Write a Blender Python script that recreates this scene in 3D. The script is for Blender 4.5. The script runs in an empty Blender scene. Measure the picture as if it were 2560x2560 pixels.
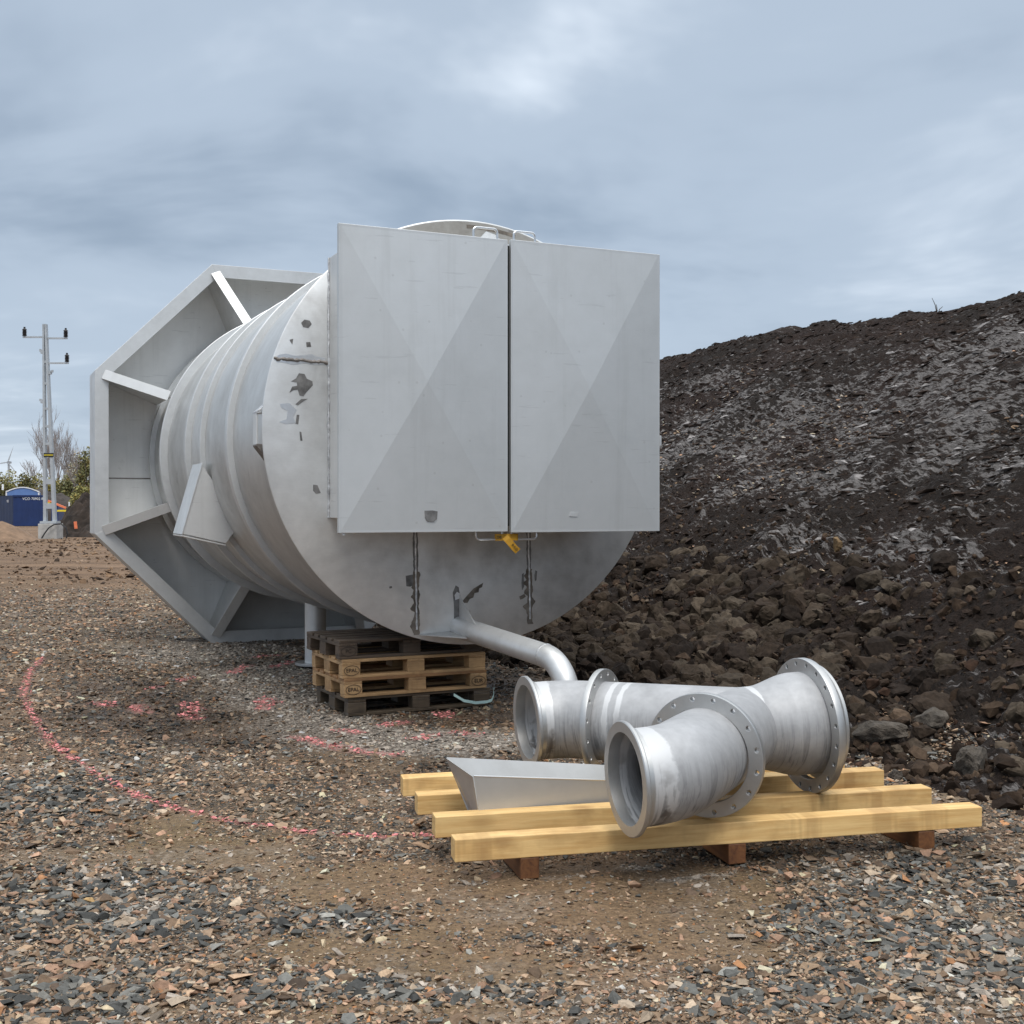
import bpy, bmesh, math, random
import numpy as np
from mathutils import Vector, Matrix
from mathutils import noise as mnoise

random.seed(7)
RNG = np.random.default_rng(7)
S = bpy.context.scene
COL = S.collection
R = math.radians
PI = math.pi

# ------------------------------------------------------------------ camera
H = 1.6
cam_d = bpy.data.cameras.new("camera")
cam = bpy.data.objects.new("camera", cam_d)
COL.objects.link(cam)
cam.location = (0, 0, H)
cam.rotation_euler = (R(90 - 0.23), 0, 0)
cam_d.sensor_width = 36
cam_d.lens = 36 * 3000 / 2560
cam_d.clip_start = 0.1
cam_d.clip_end = 6000
S.camera = cam
S.render.resolution_x = 1024
S.render.resolution_y = 1024

# ------------------------------------------------------------------ sky
SUN_EL, SUN_AZ = 58, 172        # azimuth from +Y, clockwise: behind the camera, to the left
w = bpy.data.worlds.new("World")
S.world = w
w.use_nodes = True
nt = w.node_tree
nt.nodes.clear()


def wn(t, **k):
    n = nt.nodes.new(t)
    for a, b in k.items():
        setattr(n, a, b)
    return n


def wl(a, b):
    nt.links.new(a, b)


def wmath(op, a, b=None, c=None):
    n = wn('ShaderNodeMath', operation=op)
    for i, v in enumerate((a, b, c)):
        if v is None:
            continue
        if isinstance(v, (int, float)):
            n.inputs[i].default_value = v
        else:
            wl(v, n.inputs[i])
    return n.outputs[0]


SKY_K = 0.1
sky = wn('ShaderNodeTexSky', sky_type='NISHITA')
sky.sun_disc = False
sky.sun_elevation = R(SUN_EL)
sky.sun_rotation = R(SUN_AZ)
tc = wn('ShaderNodeTexCoord')
sep = wn('ShaderNodeSeparateXYZ')
wl(tc.outputs['Generated'], sep.inputs[0])
dx, dy, dz = sep.outputs
zz = wmath('MAXIMUM', dz, 0.0)
zden = wmath('ADD', zz, 0.16)
cx = wmath('DIVIDE', dx, zden)
cy = wmath('DIVIDE', dy, zden)
cmb = wn('ShaderNodeCombineXYZ')
wl(cx, cmb.inputs[0])
wl(cy, cmb.inputs[1])
cmb.inputs[2].default_value = 3.7
n1 = wn('ShaderNodeTexNoise')
n1.inputs['Scale'].default_value = 0.95
n1.inputs['Detail'].default_value = 5
n1.inputs['Roughness'].default_value = 0.56
n1.inputs['Distortion'].default_value = 0.35
wl(cmb.outputs[0], n1.inputs['Vector'])
n2 = wn('ShaderNodeTexNoise')
n2.inputs['Scale'].default_value = 4.2
n2.inputs['Detail'].default_value = 6
wl(tc.outputs['Generated'], n2.inputs['Vector'])


def spot(d, k):
    v = Vector(d).normalized()
    n = wn('ShaderNodeVectorMath', operation='DOT_PRODUCT')
    wl(tc.outputs['Generated'], n.inputs[0])
    n.inputs[1].default_value = v
    # exp(k*(dot-1))
    a = wmath('SUBTRACT', n.outputs['Value'], 1.0)
    a = wmath('MULTIPLY', a, k)
    return wmath('EXPONENT', a)


bright = spot((-.09, 1, .37), 50)
low = spot((-.46, 1, .045), 85)
rightl = spot((.40, 1, .20), 22)
dark1 = spot((-.44, 1, .16), 120)
t = wmath('MULTIPLY', n1.outputs['Fac'], 1.35)
t = wmath('ADD', t, -0.285)
t2 = wmath('MULTIPLY', n2.outputs['Fac'], 0.42)
t = wmath('ADD', t, t2)
t = wmath('ADD', t, -0.19)
bmul = wmath('MULTIPLY', bright, n1.outputs['Fac'])
t = wmath('MULTIPLY_ADD', bmul, 0.27, t)
t = wmath('MULTIPLY_ADD', low, 0.42, t)
t = wmath('MULTIPLY_ADD', rightl, 0.13, t)
t = wmath('MULTIPLY_ADD', dark1, -0.12, t)
ramp = wn('ShaderNodeValToRGB')
ramp.color_ramp.interpolation = 'EASE'
e = ramp.color_ramp.elements
e[0].position = 0.15
e[0].color = (0.240, 0.303, 0.388, 1)
e[1].position = 0.95
e[1].color = (0.70, 0.77, 0.85, 1)
m_ = e.new(0.52)
m_.color = (0.368, 0.440, 0.532, 1)
wl(t, ramp.inputs[0])
# an overcast sky is brighter towards the zenith
zen = wmath('SUBTRACT', zz, 0.42)
zen = wmath('MAXIMUM', zen, 0.0)
zen = wmath('MULTIPLY_ADD', zen, 4.4, 1.0)
zen = wmath('MULTIPLY', zen, 1.0 / SKY_K)
cl = wn('ShaderNodeVectorMath', operation='SCALE')
zf_ = wmath('SUBTRACT', zz, 0.40)
zf_ = wmath('MULTIPLY', zf_, 2.2)
zf_ = wmath('MINIMUM', wmath('MAXIMUM', zf_, 0.0), 0.9)
zmx = wn('ShaderNodeMixRGB')
wl(zf_, zmx.inputs[0])
wl(ramp.outputs[0], zmx.inputs[1])
zmx.inputs[2].default_value = (0.47, 0.485, 0.495, 1)
wl(zmx.outputs[0], cl.inputs[0])
wl(zen, cl.inputs['Scale'])
mx = wn('ShaderNodeMixRGB')
mx.inputs[0].default_value = 0.93
wl(sky.outputs[0], mx.inputs[1])
wl(cl.outputs[0], mx.inputs[2])
bg = wn('ShaderNodeBackground')
bg.inputs['Strength'].default_value = SKY_K
wl(mx.outputs[0], bg.inputs['Color'])
wo = wn('ShaderNodeOutputWorld')
wl(bg.outputs[0], wo.inputs['Surface'])

# ------------------------------------------------------------------ sun (overcast, very soft)
sd = bpy.data.lights.new("sun", 'SUN')
sd.energy = 1.3
sd.angle = R(24)
sd.color = (1.0, 0.96, 0.90)
sun = bpy.data.objects.new("sun", sd)
COL.objects.link(sun)
az = R(SUN_AZ)
sdir = Vector((math.sin(az) * math.cos(R(SUN_EL)), math.cos(az) * math.cos(R(SUN_EL)), math.sin(R(SUN_EL))))
sun.rotation_euler = sdir.to_track_quat('Z', 'Y').to_euler()
sun.location = (0, -5, 30)

# ------------------------------------------------------------------ exposure
S.view_settings.view_transform = 'Standard'
S.view_settings.look = 'None'
S.view_settings.exposure = 0.42
S.view_settings.gamma = 1
S.view_settings.use_curve_mapping = False

# ================================================================== helpers


def G(px, py):
    """ground point seen at a pixel of the 1932-wide photograph"""
    px *= 1.32505
    py *= 1.32505
    D = H * 3000 / (py - 1268)
    return ((px - 1280) / 3000 * D, D)


def tag(o, label=None, cat=None, group=None, kind=None):
    if label:
        o['label'] = label
    if cat:
        o['category'] = cat
    if group:
        o['group'] = group
    if kind:
        o['kind'] = kind
    return o


def thing(name, label, cat, loc=(0, 0, 0), rz=0, group=None, rot=None):
    o = bpy.data.objects.new(name, None)
    COL.objects.link(o)
    o.location = loc
    o.rotation_euler = rot if rot else (0, 0, rz)
    o.empty_display_size = 0.2
    return tag(o, label, cat, group)


def obj(name, bm, mat, parent=None, smooth=False, bevel=0, seg=2):
    if isinstance(bm, bpy.types.Mesh):
        me = bm
    else:
        me = bpy.data.meshes.new(name)
        bmesh.ops.recalc_face_normals(bm, faces=bm.faces)
        bm.to_mesh(me)
        bm.free()
    o = bpy.data.objects.new(name, me)
    COL.objects.link(o)
    for m in (mat if isinstance(mat, (list, tuple)) else [mat]):
        me.materials.append(m)
    if smooth:
        for p in me.polygons:
            p.use_smooth = True
        try:
            me.set_sharp_from_angle(angle=R(35))
        except Exception:
            pass
    if parent:
        o.parent = parent
    if bevel:
        b = o.modifiers.new('bevel', 'BEVEL')
        b.width = bevel
        b.segments = seg
        b.limit_method = 'ANGLE'
    return o


def copy_tree(o, parent=None):
    c = o.copy()
    COL.objects.link(c)
    c.parent = parent
    for ch in [x for x in bpy.data.objects if x.parent == o and x != c]:
        copy_tree(ch, c)
    return c


def box(bm, x0, x1, y0, y1, z0, z1, M=None):
    vs = [bm.verts.new((x, y, z)) for z in (z0, z1) for y in (y0, y1) for x in (x0, x1)]
    for f in ((0, 2, 3, 1), (4, 5, 7, 6), (0, 1, 5, 4), (2, 6, 7, 3), (0, 4, 6, 2), (1, 3, 7, 5)):
        bm.faces.new([vs[i] for i in f])
    if M:
        bmesh.ops.transform(bm, matrix=M, verts=vs)
    return vs


def prism(bm, pts, d, M=None):
    """polygon pts (3D) extruded by vector d"""
    a = [bm.verts.new(p) for p in pts]
    b = [bm.verts.new(Vector(p) + Vector(d)) for p in pts]
    n = len(pts)
    bm.faces.new(a)
    bm.faces.new(b[::-1])
    for i in range(n):
        j = (i + 1) % n
        bm.faces.new((a[i], b[i], b[j], a[j]))
    if M:
        bmesh.ops.transform(bm, matrix=M, verts=a + b)


def lathe(bm, prof, seg=96, axis='Y', closed=False):
    """profile [(r, s)] turned about the axis"""
    rings = []
    for r, s in prof:
        ring = []
        for i in range(seg):
            a = 2 * PI * i / seg
            c, q = r * math.cos(a), r * math.sin(a)
            p = {'Y': (c, s, q), 'Z': (c, q, s), 'X': (s, c, q)}[axis]
            ring.append(bm.verts.new(p))
        rings.append(ring)
    n = len(rings)
    for k in range(n if closed else n - 1):
        A, B = rings[k], rings[(k + 1) % n]
        for i in range(seg):
            j = (i + 1) % seg
            bm.faces.new((A[i], A[j], B[j], B[i]))
    return rings


def sweep(bm, pts, rad, seg=16, cap=True, wall=0):
    """tube along points; rad number or list; wall>0 makes it a hollow pipe"""
    pts = [Vector(p) for p in pts]
    n = len(pts)
    rads = rad if isinstance(rad, (list, tuple)) else [rad] * n
    tang = []
    for i in range(n):
        a = pts[max(0, i - 1)]
        b = pts[min(n - 1, i + 1)]
        tang.append((b - a).normalized())
    up = Vector((0, 0, 1))
    if abs(tang[0].dot(up)) > 0.95:
        up = Vector((1, 0, 0))
    rings = []

    def mk(sub):
        rr = []
        u = up.copy()
        for i in range(n):
            x = (u - tang[i] * u.dot(tang[i])).normalized()
            u = x
            y = tang[i].cross(x)
            rr.append([bm.verts.new(pts[i] + (x * math.cos(2 * PI * k / seg) + y * math.sin(2 * PI * k / seg)) * max(rads[i] - sub, 1e-4)) for k in range(seg)])
        for i in range(n - 1):
            for k in range(seg):
                j = (k + 1) % seg
                bm.faces.new((rr[i][k], rr[i][j], rr[i + 1][j], rr[i + 1][k]))
        return rr
    A = mk(0)
    if wall:
        B = mk(wall)
        for e_ in (0, -1):
            for k in range(seg):
                j = (k + 1) % seg
                bm.faces.new((A[e_][k], A[e_][j], B[e_][j], B[e_][k]))
    elif cap:
        bm.faces.new(A[0])
        bm.faces.new(A[-1])
    return A


def curve_mesh(splines, depth, bevel=0.0):
    """flat filled outline(s) with holes, extruded: returns a mesh in its XY plane"""
    cu = bpy.data.curves.new('outline', 'CURVE')
    cu.dimensions = '2D'
    cu.fill_mode = 'BOTH'
    cu.extrude = depth / 2
    cu.bevel_depth = bevel
    cu.bevel_resolution = 1
    for pts in splines:
        sp = cu.splines.new('POLY')
        sp.points.add(len(pts) - 1)
        for p, q in zip(sp.points, pts):
            p.co = (q[0], q[1], 0, 1)
        sp.use_cyclic_u = True
    o = bpy.data.objects.new('outline', cu)
    COL.objects.link(o)
    dg = bpy.context.evaluated_depsgraph_get()
    me = bpy.data.meshes.new_from_object(o.evaluated_get(dg))
    bpy.data.objects.remove(o)
    bpy.data.curves.remove(cu)
    return me


def text_mesh(txt, size, depth=0.001):
    cu = bpy.data.curves.new('lettering', 'FONT')
    cu.body = txt
    cu.size = size
    cu.extrude = depth
    cu.align_x = 'CENTER'
    cu.align_y = 'CENTER'
    o = bpy.data.objects.new('lettering', cu)
    COL.objects.link(o)
    dg = bpy.context.evaluated_depsgraph_get()
    me = bpy.data.meshes.new_from_object(o.evaluated_get(dg))
    bpy.data.objects.remove(o)
    bpy.data.curves.remove(cu)
    return me


def circ(r, n=64, cx=0, cy=0):
    return [(cx + r * math.cos(2 * PI * i / n), cy + r * math.sin(2 * PI * i / n)) for i in range(n)]


# ------------------------------------------------------------------ materials
class MB:
    def __init__(s, name):
        s.m = bpy.data.materials.new(name)
        s.m.use_nodes = True
        s.t = s.m.node_tree
        s.b = s.t.nodes['Principled BSDF']
        s.tc = s.n('ShaderNodeTexCoord')

    def n(s, t, **k):
        x = s.t.nodes.new(t)
        for a, b in k.items():
            setattr(x, a, b)
        return x

    def l(s, a, b):
        s.t.links.new(a, b)

    def put(s, sock, v):
        if isinstance(v, (int, float)):
            sock.default_value = v
        elif isinstance(v, (tuple, list)):
            sock.default_value = tuple(v) + ((1,) if len(v) == 3 and len(sock.default_value) == 4 else ())
        else:
            s.l(v, sock)

    def mapping(s, coord='Object', scale=(1, 1, 1), rot=(0, 0, 0), loc=(0, 0, 0)):
        m = s.n('ShaderNodeMapping')
        s.l(s.tc.outputs[coord], m.inputs[0])
        m.inputs['Scale'].default_value = scale
        m.inputs['Rotation'].default_value = rot
        m.inputs['Location'].default_value = loc
        return m.outputs[0]

    def noise(s, vec, scale, detail=4, rough=0.55, dist=0.0):
        x = s.n('ShaderNodeTexNoise')
        s.l(vec, x.inputs['Vector'])
        x.inputs['Scale'].default_value = scale
        x.inputs['Detail'].default_value = detail
        x.inputs['Roughness'].default_value = rough
        x.inputs['Distortion'].default_value = dist
        return x.outputs['Fac']

    def voro(s, vec, scale, feature='F1', out='Distance'):
        x = s.n('ShaderNodeTexVoronoi', feature=feature)
        s.l(vec, x.inputs['Vector'])
        x.inputs['Scale'].default_value = scale
        return x.outputs[out]

    def ramp(s, fac, stops, interp='LINEAR'):
        x = s.n('ShaderNodeValToRGB')
        x.color_ramp.interpolation = interp
        el = x.color_ramp.elements
        while len(el) < len(stops):
            el.new(0.5)
        for e_, (p, c) in zip(el, stops):
            e_.position = p
            if isinstance(c, (int, float)):
                c = (c, c, c)
            e_.color = tuple(c) + (1,)
        s.l(fac, x.inputs[0])
        return x.outputs[0]

    def mix(s, fac, a, b, mode='MIX'):
        x = s.n('ShaderNodeMixRGB', blend_type=mode)
        s.put(x.inputs[0], fac)
        s.put(x.inputs[1], a)
        s.put(x.inputs[2], b)
        return x.outputs[0]

    def math(s, op, a, b=0.0, c=None):
        x = s.n('ShaderNodeMath', operation=op)
        s.put(x.inputs[0], a)
        s.put(x.inputs[1], b)
        if c is not None:
            s.put(x.inputs[2], c)
        return x.outputs[0]

    def attr(s, name):
        x = s.n('ShaderNodeAttribute')
        x.attribute_name = name
        return x

    def bump(s, h, strength=0.3, dist=0.02, prev=None):
        x = s.n('ShaderNodeBump')
        x.inputs['Strength'].default_value = strength
        x.inputs['Distance'].default_value = dist
        s.l(h, x.inputs['Height'])
        if prev is not None:
            s.l(prev, x.inputs['Normal'])
        s.l(x.outputs[0], s.b.inputs['Normal'])
        return x.outputs[0]

    def set(s, color=None, rough=None, metal=None, spec=None):
        if color is not None:
            s.put(s.b.inputs['Base Color'], color)
        if rough is not None:
            s.put(s.b.inputs['Roughness'], rough)
        if metal is not None:
            s.put(s.b.inputs['Metallic'], metal)
        if spec is not None:
            s.put(s.b.inputs['Specular IOR Level'], spec)
        return s


def steel(name, lo, hi, r0=0.38, r1=0.55, metal=0.85, scale=1.3, stain=0.0, dent=0.25, seed=0.0, marks=False):
    """pickled stainless steel: cloudy mottling, a fine grain, slow dents and a few stains"""
    m = MB(name)
    lo = [x * k for x, k in zip(lo, (1.0, 1.0, .985))]
    hi = [x * k for x, k in zip(hi, (1.0, 1.0, .985))]
    v = m.mapping(loc=(seed, seed * 1.7, seed * .6))
    a = m.noise(v, scale, 5, 0.55, 0.6)
    b = m.noise(v, scale * 5.3, 4, 0.6)
    c = m.noise(m.mapping(scale=(1, 1, 14), loc=(seed, 0, 0)), 9, 3)
    t = m.math('MULTIPLY_ADD', b, 0.35, m.math('MULTIPLY', a, 0.75))
    t = m.math('MULTIPLY_ADD', c, 0.06, t)
    colr = m.ramp(t, [(0.33, lo), (0.52, [(x + y) / 2 for x, y in zip(lo, hi)]), (0.76, hi)])
    if stain:
        k = m.noise(m.mapping(loc=(seed + 4, 2, 9)), 2.6, 6, 0.62, 0.4)
        k = m.ramp(k, [(0.66, 0.0), (0.71, stain)])
        colr = m.mix(k, colr, (0.16, 0.15, 0.14))
    if marks:
        # faint run-off streaks, scuffs and dust freckles
        dr = m.noise(m.mapping(scale=(9, 9, .35), loc=(seed, 0, 2)), 1.0, 4, .65)
        colr = m.mix(m.math('MULTIPLY', m.ramp(dr, [(.54, 0.0), (.68, 1.0)]), .11), colr, (.33, .33, .31))
        sc2 = m.noise(m.mapping(scale=(2.2, 2.2, 26), rot=(0, .5, 0), loc=(seed, 3, 1)), 1.3, 3, .6)
        colr = m.mix(m.math('MULTIPLY', m.ramp(sc2, [(.66, 0.0), (.69, 1.0)]), .25), colr, (.42, .42, .42))
        fr = m.voro(v, 7.0)
        colr = m.mix(m.math('MULTIPLY', m.ramp(fr, [(.05, 1.0), (.08, 0.0)]), .20), colr, (.30, .29, .27))
    rg = m.ramp(t, [(0.3, r1), (0.8, r0)])
    m.set(colr, rg, metal)
    d = m.noise(m.mapping(loc=(seed, 5, 0)), 1.7, 2)
    b1 = m.bump(d, dent, 0.03)
    m.bump(m.noise(v, 60, 3), 0.05, 0.004, b1)
    return m.m


M_SHELL = steel('shell_steel', (0.40, 0.395, 0.385), (0.68, 0.68, 0.675), 0.40, 0.56, 0.72, 1.1, 0.3, 0.22)
M_PLATE = steel('end_plate_steel', (0.40, 0.395, 0.39), (0.84, 0.845, 0.85), 0.38, 0.54, 0.62, 1.25, 0.35, 0.22, 3.1)
M_DOOR = steel('door_steel', (0.56, 0.575, 0.585), (0.68, 0.69, 0.70), 0.46, 0.56, 0.62, 1.3, 0.0, 0.10, 7.7, True)
M_FRAME = steel('frame_steel', (0.60, 0.60, 0.595), (0.76, 0.76, 0.76), 0.46, 0.60, 0.50, 1.2, 0.10, 0.08, 11.2, True)
M_BAR = steel('bar_steel', (0.54, 0.545, 0.55), (0.72, 0.725, 0.73), 0.42, 0.54, 0.62, 2.4, 0.0, 0.08, 5.2)
M_BRIGHT = steel('machined_steel', (0.43, 0.43, 0.43), (0.56, 0.56, 0.56), 0.38, 0.50, 0.8, 4.0, 0.0, 0.05, 1.4)
M_SHEET = steel('sheet_steel', (0.42, 0.42, 0.42), (0.54, 0.545, 0.55), 0.46, 0.58, 0.6, 2.0, 0.0, 0.06, 8.3)
M_ROD = MB('rod_steel').set((0.72, 0.72, 0.72), 0.28, 0.9).m


def pipe_mat():
    """pickled pipe with ground weld zones (attribute weld), scorch marks and run-off streaks"""
    m = MB('pipe_steel')
    v = m.mapping()
    a = m.noise(v, 3.2, 5, 0.55, 0.5)
    b = m.noise(v, 22, 4, 0.6)
    t = m.math('MULTIPLY_ADD', b, 0.35, m.math('MULTIPLY', a, 0.7))
    colr = m.ramp(t, [(0.33, (0.33, 0.33, 0.335)), (0.72, (0.50, 0.50, 0.505))])
    wn_ = m.attr('weld').outputs['Fac']
    rag = m.noise(m.mapping(scale=(1, 1, 1), loc=(3, 1, 2)), 16, 5, 0.65)
    wz = m.ramp(m.math('MULTIPLY_ADD', rag, 0.9, m.math('ADD', wn_, -0.45)), [(0.42, 0.0), (0.60, 1.0)])
    colr = m.mix(m.math('MULTIPLY', wz, 0.75), colr, (0.66, 0.66, 0.66))
    # scorch on the underside of some weld zones
    sc = m.noise(m.mapping(loc=(7, 2, 5)), 4.5, 4, 0.6)
    at2 = m.attr('low').outputs['Fac']
    sc = m.math('MULTIPLY', m.ramp(sc, [(0.52, 0.0), (0.58, 1.0)]), m.math('MULTIPLY', wn_, at2))
    colr = m.mix(m.math('MULTIPLY', sc, 0.85), colr, (0.075, 0.055, 0.04))
    # run-off streaks, lower half of the pipe
    st = m.noise(m.mapping('UV', scale=(3.4, 48, 1)), 1.0, 4, 0.7, 0.8)
    st = m.math('MULTIPLY', m.ramp(st, [(0.51, 0.0), (0.58, 1.0)]), at2)
    colr = m.mix(m.math('MULTIPLY', st, 0.62), colr, (0.16, 0.16, 0.165))
    rg = m.mix(wz, m.ramp(t, [(0.3, 0.68), (0.8, 0.60)]), (0.60, 0.60, 0.60))
    m.set(colr, rg, 0.45)
    m.bump(m.noise(v, 40, 3), 0.06, 0.004)
    return m.m


M_PIPE = pipe_mat()


def flat(name, c, rough=0.6, metal=0.0, var=0.15, scale=6.0, bumpk=0.05):
    m = MB(name)
    v = m.mapping()
    a = m.noise(v, scale, 5, 0.6)
    colr = m.ramp(a, [(0.3, [x * (1 - var) for x in c]), (0.7, [min(1, x * (1 + var)) for x in c])])
    m.set(colr, rough, metal)
    m.bump(m.noise(v, scale * 8, 3), bumpk, 0.01)
    return m.m


def wood(name, c0, c1, knot, rough=0.62, grey=0.0, wet=0.0, seed=0.0, knots=0.5):
    """sawn timber along local X"""
    m = MB(name)
    oi = m.n('ShaderNodeObjectInfo')
    off = m.n('ShaderNodeVectorMath', operation='ADD')
    sc_ = m.n('ShaderNodeVectorMath', operation='SCALE')
    sc_.inputs[0].default_value = (13.1, 7.3, 3.9)
    m.l(oi.outputs['Random'], sc_.inputs['Scale'])
    m.l(m.tc.outputs['Object'], off.inputs[0])
    m.l(sc_.outputs[0], off.inputs[1])
    mp = m.n('ShaderNodeMapping')
    m.l(off.outputs[0], mp.inputs[0])
    mp.inputs['Scale'].default_value = (0.9, 14, 14)
    g = m.noise(mp.outputs[0], 2.2, 5, 0.6, 1.1)
    fine = m.n('ShaderNodeMapping')
    m.l(off.outputs[0], fine.inputs[0])
    fine.inputs['Scale'].default_value = (6, 120, 120)
    fg = m.noise(fine.outputs[0], 1.0, 3)
    t = m.math('MULTIPLY_ADD', fg, 0.25, m.math('MULTIPLY', g, 0.8))
    colr = m.ramp(t, [(0.32, c1), (0.62, c0)])
    blotch = m.noise(off.outputs[0], 3.1, 4, 0.6)
    colr = m.mix(m.math('MULTIPLY', m.ramp(blotch, [(0.50, 0.0), (0.66, 1.0)]), 0.42), colr, knot)
    kv = m.n('ShaderNodeMapping')
    m.l(off.outputs[0], kv.inputs[0])
    kv.inputs['Scale'].default_value = (3.1, 5.5, 5.5)
    kd = m.voro(kv.outputs[0], 1.0)
    kk = m.ramp(kd, [(0.10, 1.0), (0.27, 0.0)])
    colr = m.mix(m.math('MULTIPLY', kk, knots), colr, knot)
    band = m.n('ShaderNodeMapping')
    m.l(off.outputs[0], band.inputs[0])
    band.inputs['Scale'].default_value = (2.3, 0.25, 0.25)
    bn = m.noise(band.outputs[0], 1.7, 4, 0.65)
    colr = m.mix(m.math('MULTIPLY', m.ramp(bn, [(0.56, 0.0), (0.62, 1.0)]), 0.34), colr, knot)
    vr = m.math('MULTIPLY_ADD', oi.outputs['Random'], .30, .82)
    colr = m.mix(1.0, colr, vr, 'MULTIPLY')
    m.set(colr, rough, 0.0)
    m.bump(t, 0.2, 0.008)
    return m.m


M_TIMBER = wood('fresh_timber', (0.84, 0.57, 0.245), (0.62, 0.35, 0.115), (0.30, 0.15, 0.05))
M_SLEEPER = wood('sleeper_timber', (0.20, 0.085, 0.032), (0.085, 0.032, 0.016), (0.05, 0.02, 0.012), 0.5)
M_PAL_Y = wood('pallet_wood', (0.46, 0.29, 0.14), (0.30, 0.175, 0.08), (0.13, 0.065, 0.028), 0.65)
M_PAL_R = wood('pallet_reddish_wood', (0.36, 0.20, 0.09), (0.24, 0.12, 0.05), (0.10, 0.05, 0.02), 0.65)
M_PAL_G = wood('weathered_wood', (0.120, 0.085, 0.058), (0.050, 0.035, 0.025), (0.018, 0.013, 0.010), 0.7)
M_PAL_D = wood('wet_wood', (0.105, 0.078, 0.052), (0.048, 0.035, 0.024), (0.02, 0.016, 0.012), 0.45)
M_INK = flat('stamp_ink', (0.035, 0.025, 0.018), 0.8)
M_RESIDUE = flat('tape_residue', (0.165, 0.140, 0.115), 0.7, 0.1, 0.55, 14)
M_SCORCH = flat('scorch_grey', (0.20, 0.195, 0.19), 0.55, 0.5, 0.45, 14)
M_WELD = flat('weld_bead', (0.62, 0.62, 0.62), 0.35, 0.85, 0.4, 30, 0.4)
M_GRIND = flat('ground_patch', (0.80, 0.81, 0.83), 0.33, 0.85, 0.08, 14)
M_SEAM = flat('seam_dark', (0.20, 0.18, 0.165), 0.55, 0.4, 0.4, 20, 0.3)
M_BLACKGAP = flat('gap_black', (0.015, 0.015, 0.016), 0.7)  # plain black, paints the darkness in the door gap
M_STRAP = flat('yellow_strap', (0.48, 0.25, 0.015), 0.6, 0, 0.15, 20)
M_TEAL = flat('teal_band', (0.42, 0.58, 0.56), 0.4)
M_CONC = flat('concrete', (0.42, 0.41, 0.39), 0.85, 0, 0.2, 4, 0.2)
M_GALV = flat('galvanised_steel', (0.50, 0.53, 0.55), 0.5, 0.5, 0.1, 3)
M_INSUL = flat('black_insulator', (0.018, 0.014, 0.014), 0.35)
M_CABLE = flat('black_cable', (0.02, 0.02, 0.022), 0.5)
M_NAVY = flat('navy_container', (0.010, 0.030, 0.115), 0.5, 0, 0.15, 1.2)
M_NAVY2 = flat('navy_container_side', (0.018, 0.034, 0.085), 0.55, 0, 0.2, 1.2)
M_LBLUE = flat('pale_blue_cladding', (0.12, 0.22, 0.48), 0.5, 0, 0.1, 1.5)
M_WHITE = flat('white_trim', (0.78, 0.79, 0.80), 0.5)
M_YEL = flat('yellow_paint', (0.75, 0.58, 0.03), 0.5)
M_ORANGE = flat('orange_paint', (0.80, 0.22, 0.10), 0.55)
M_TAR = flat('black_plate', (0.02, 0.022, 0.018), 0.6)

# ================================================================== ground
VY = R(24.5)                       # how far the vessel is turned
VO = Vector((-.309, 9.5, 0))       # under the centre of its end plate
VZ = 2.19                          # height of its axis
AX = np.array([-math.sin(VY), math.cos(VY)])


def fbm(x, y, seed=0, octv=5, lac=2.0, gain=0.5):
    """vectorised value noise"""
    out = np.zeros_like(x, dtype=float)
    amp = 1.0
    tot = 0
    fx, fy = np.array(x, float), np.array(y, float)
    for o in range(octv):
        xi = np.floor(fx).astype(np.int64)
        yi = np.floor(fy).astype(np.int64)
        u = fx - xi
        v = fy - yi
        u = u * u * u * (u * (6 * u - 15) + 10)
        v = v * v * v * (v * (6 * v - 15) + 10)

        def hsh(a, b):
            n = (a * 374761393 + b * 668265263 + (seed + o) * 1442695041) & 0x7fffffff
            n = ((n ^ (n >> 13)) * 1274126177) & 0x7fffffff
            n = n ^ (n >> 16)
            return (n & 0xffff) / 65535.0
        r = (hsh(xi, yi) * (1 - u) + hsh(xi + 1, yi) * u) * (1 - v) + (hsh(xi, yi + 1) * (1 - u) + hsh(xi + 1, yi + 1) * u) * v
        out += amp * r
        tot += amp
        amp *= gain
        fx = fx * lac + 17.3
        fy = fy * lac + 5.1
    return out / tot


def ell(x, y, p, rx, ry, rot=0.0):
    """soft elliptical patch round a ground point p"""
    c, s = math.cos(rot), math.sin(rot)
    dx_, dy_ = x - p[0], y - p[1]
    a = (dx_ * c + dy_ * s) / rx
    b = (-dx_ * s + dy_ * c) / ry
    return np.exp(-(a * a + b * b))


# sprayed survey line and the loose dashes round the vessel
LINE = [G(*p) for p in ((80, 1240), (58, 1262), (46, 1300), (52, 1335), (78, 1372), (105, 1405), (150, 1438), (200, 1468), (260, 1500), (330, 1521), (420, 1540), (500, 1551), (590, 1563), (700, 1571), (815, 1576))]
DASH = [[G(*p) for p in d] for d in (
    ((560, 1388), (600, 1396), (650, 1412), (700, 1418), (740, 1421)),
    ((435, 1268), (470, 1255)), ((520, 1257), (545, 1249)), ((330, 1284), (355, 1276)),
    ((350, 1328), (372, 1340)), ((352, 1345), (368, 1352)), ((255, 1330), (272, 1342)), ((495, 1335), (502, 1318)),
    ((500, 1322), (520, 1326)), ((185, 1325), (205, 1330)), ((640, 1376), (670, 1380)), ((725, 1368), (760, 1362)),
    ((835, 1345), (848, 1352)), ((790, 1390), (815, 1386)), ((620, 1215), (650, 1218)), ((480, 1240), (520, 1236)),
    ((860, 1380), (890, 1385)), ((285, 1298), (300, 1294)))]


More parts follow.
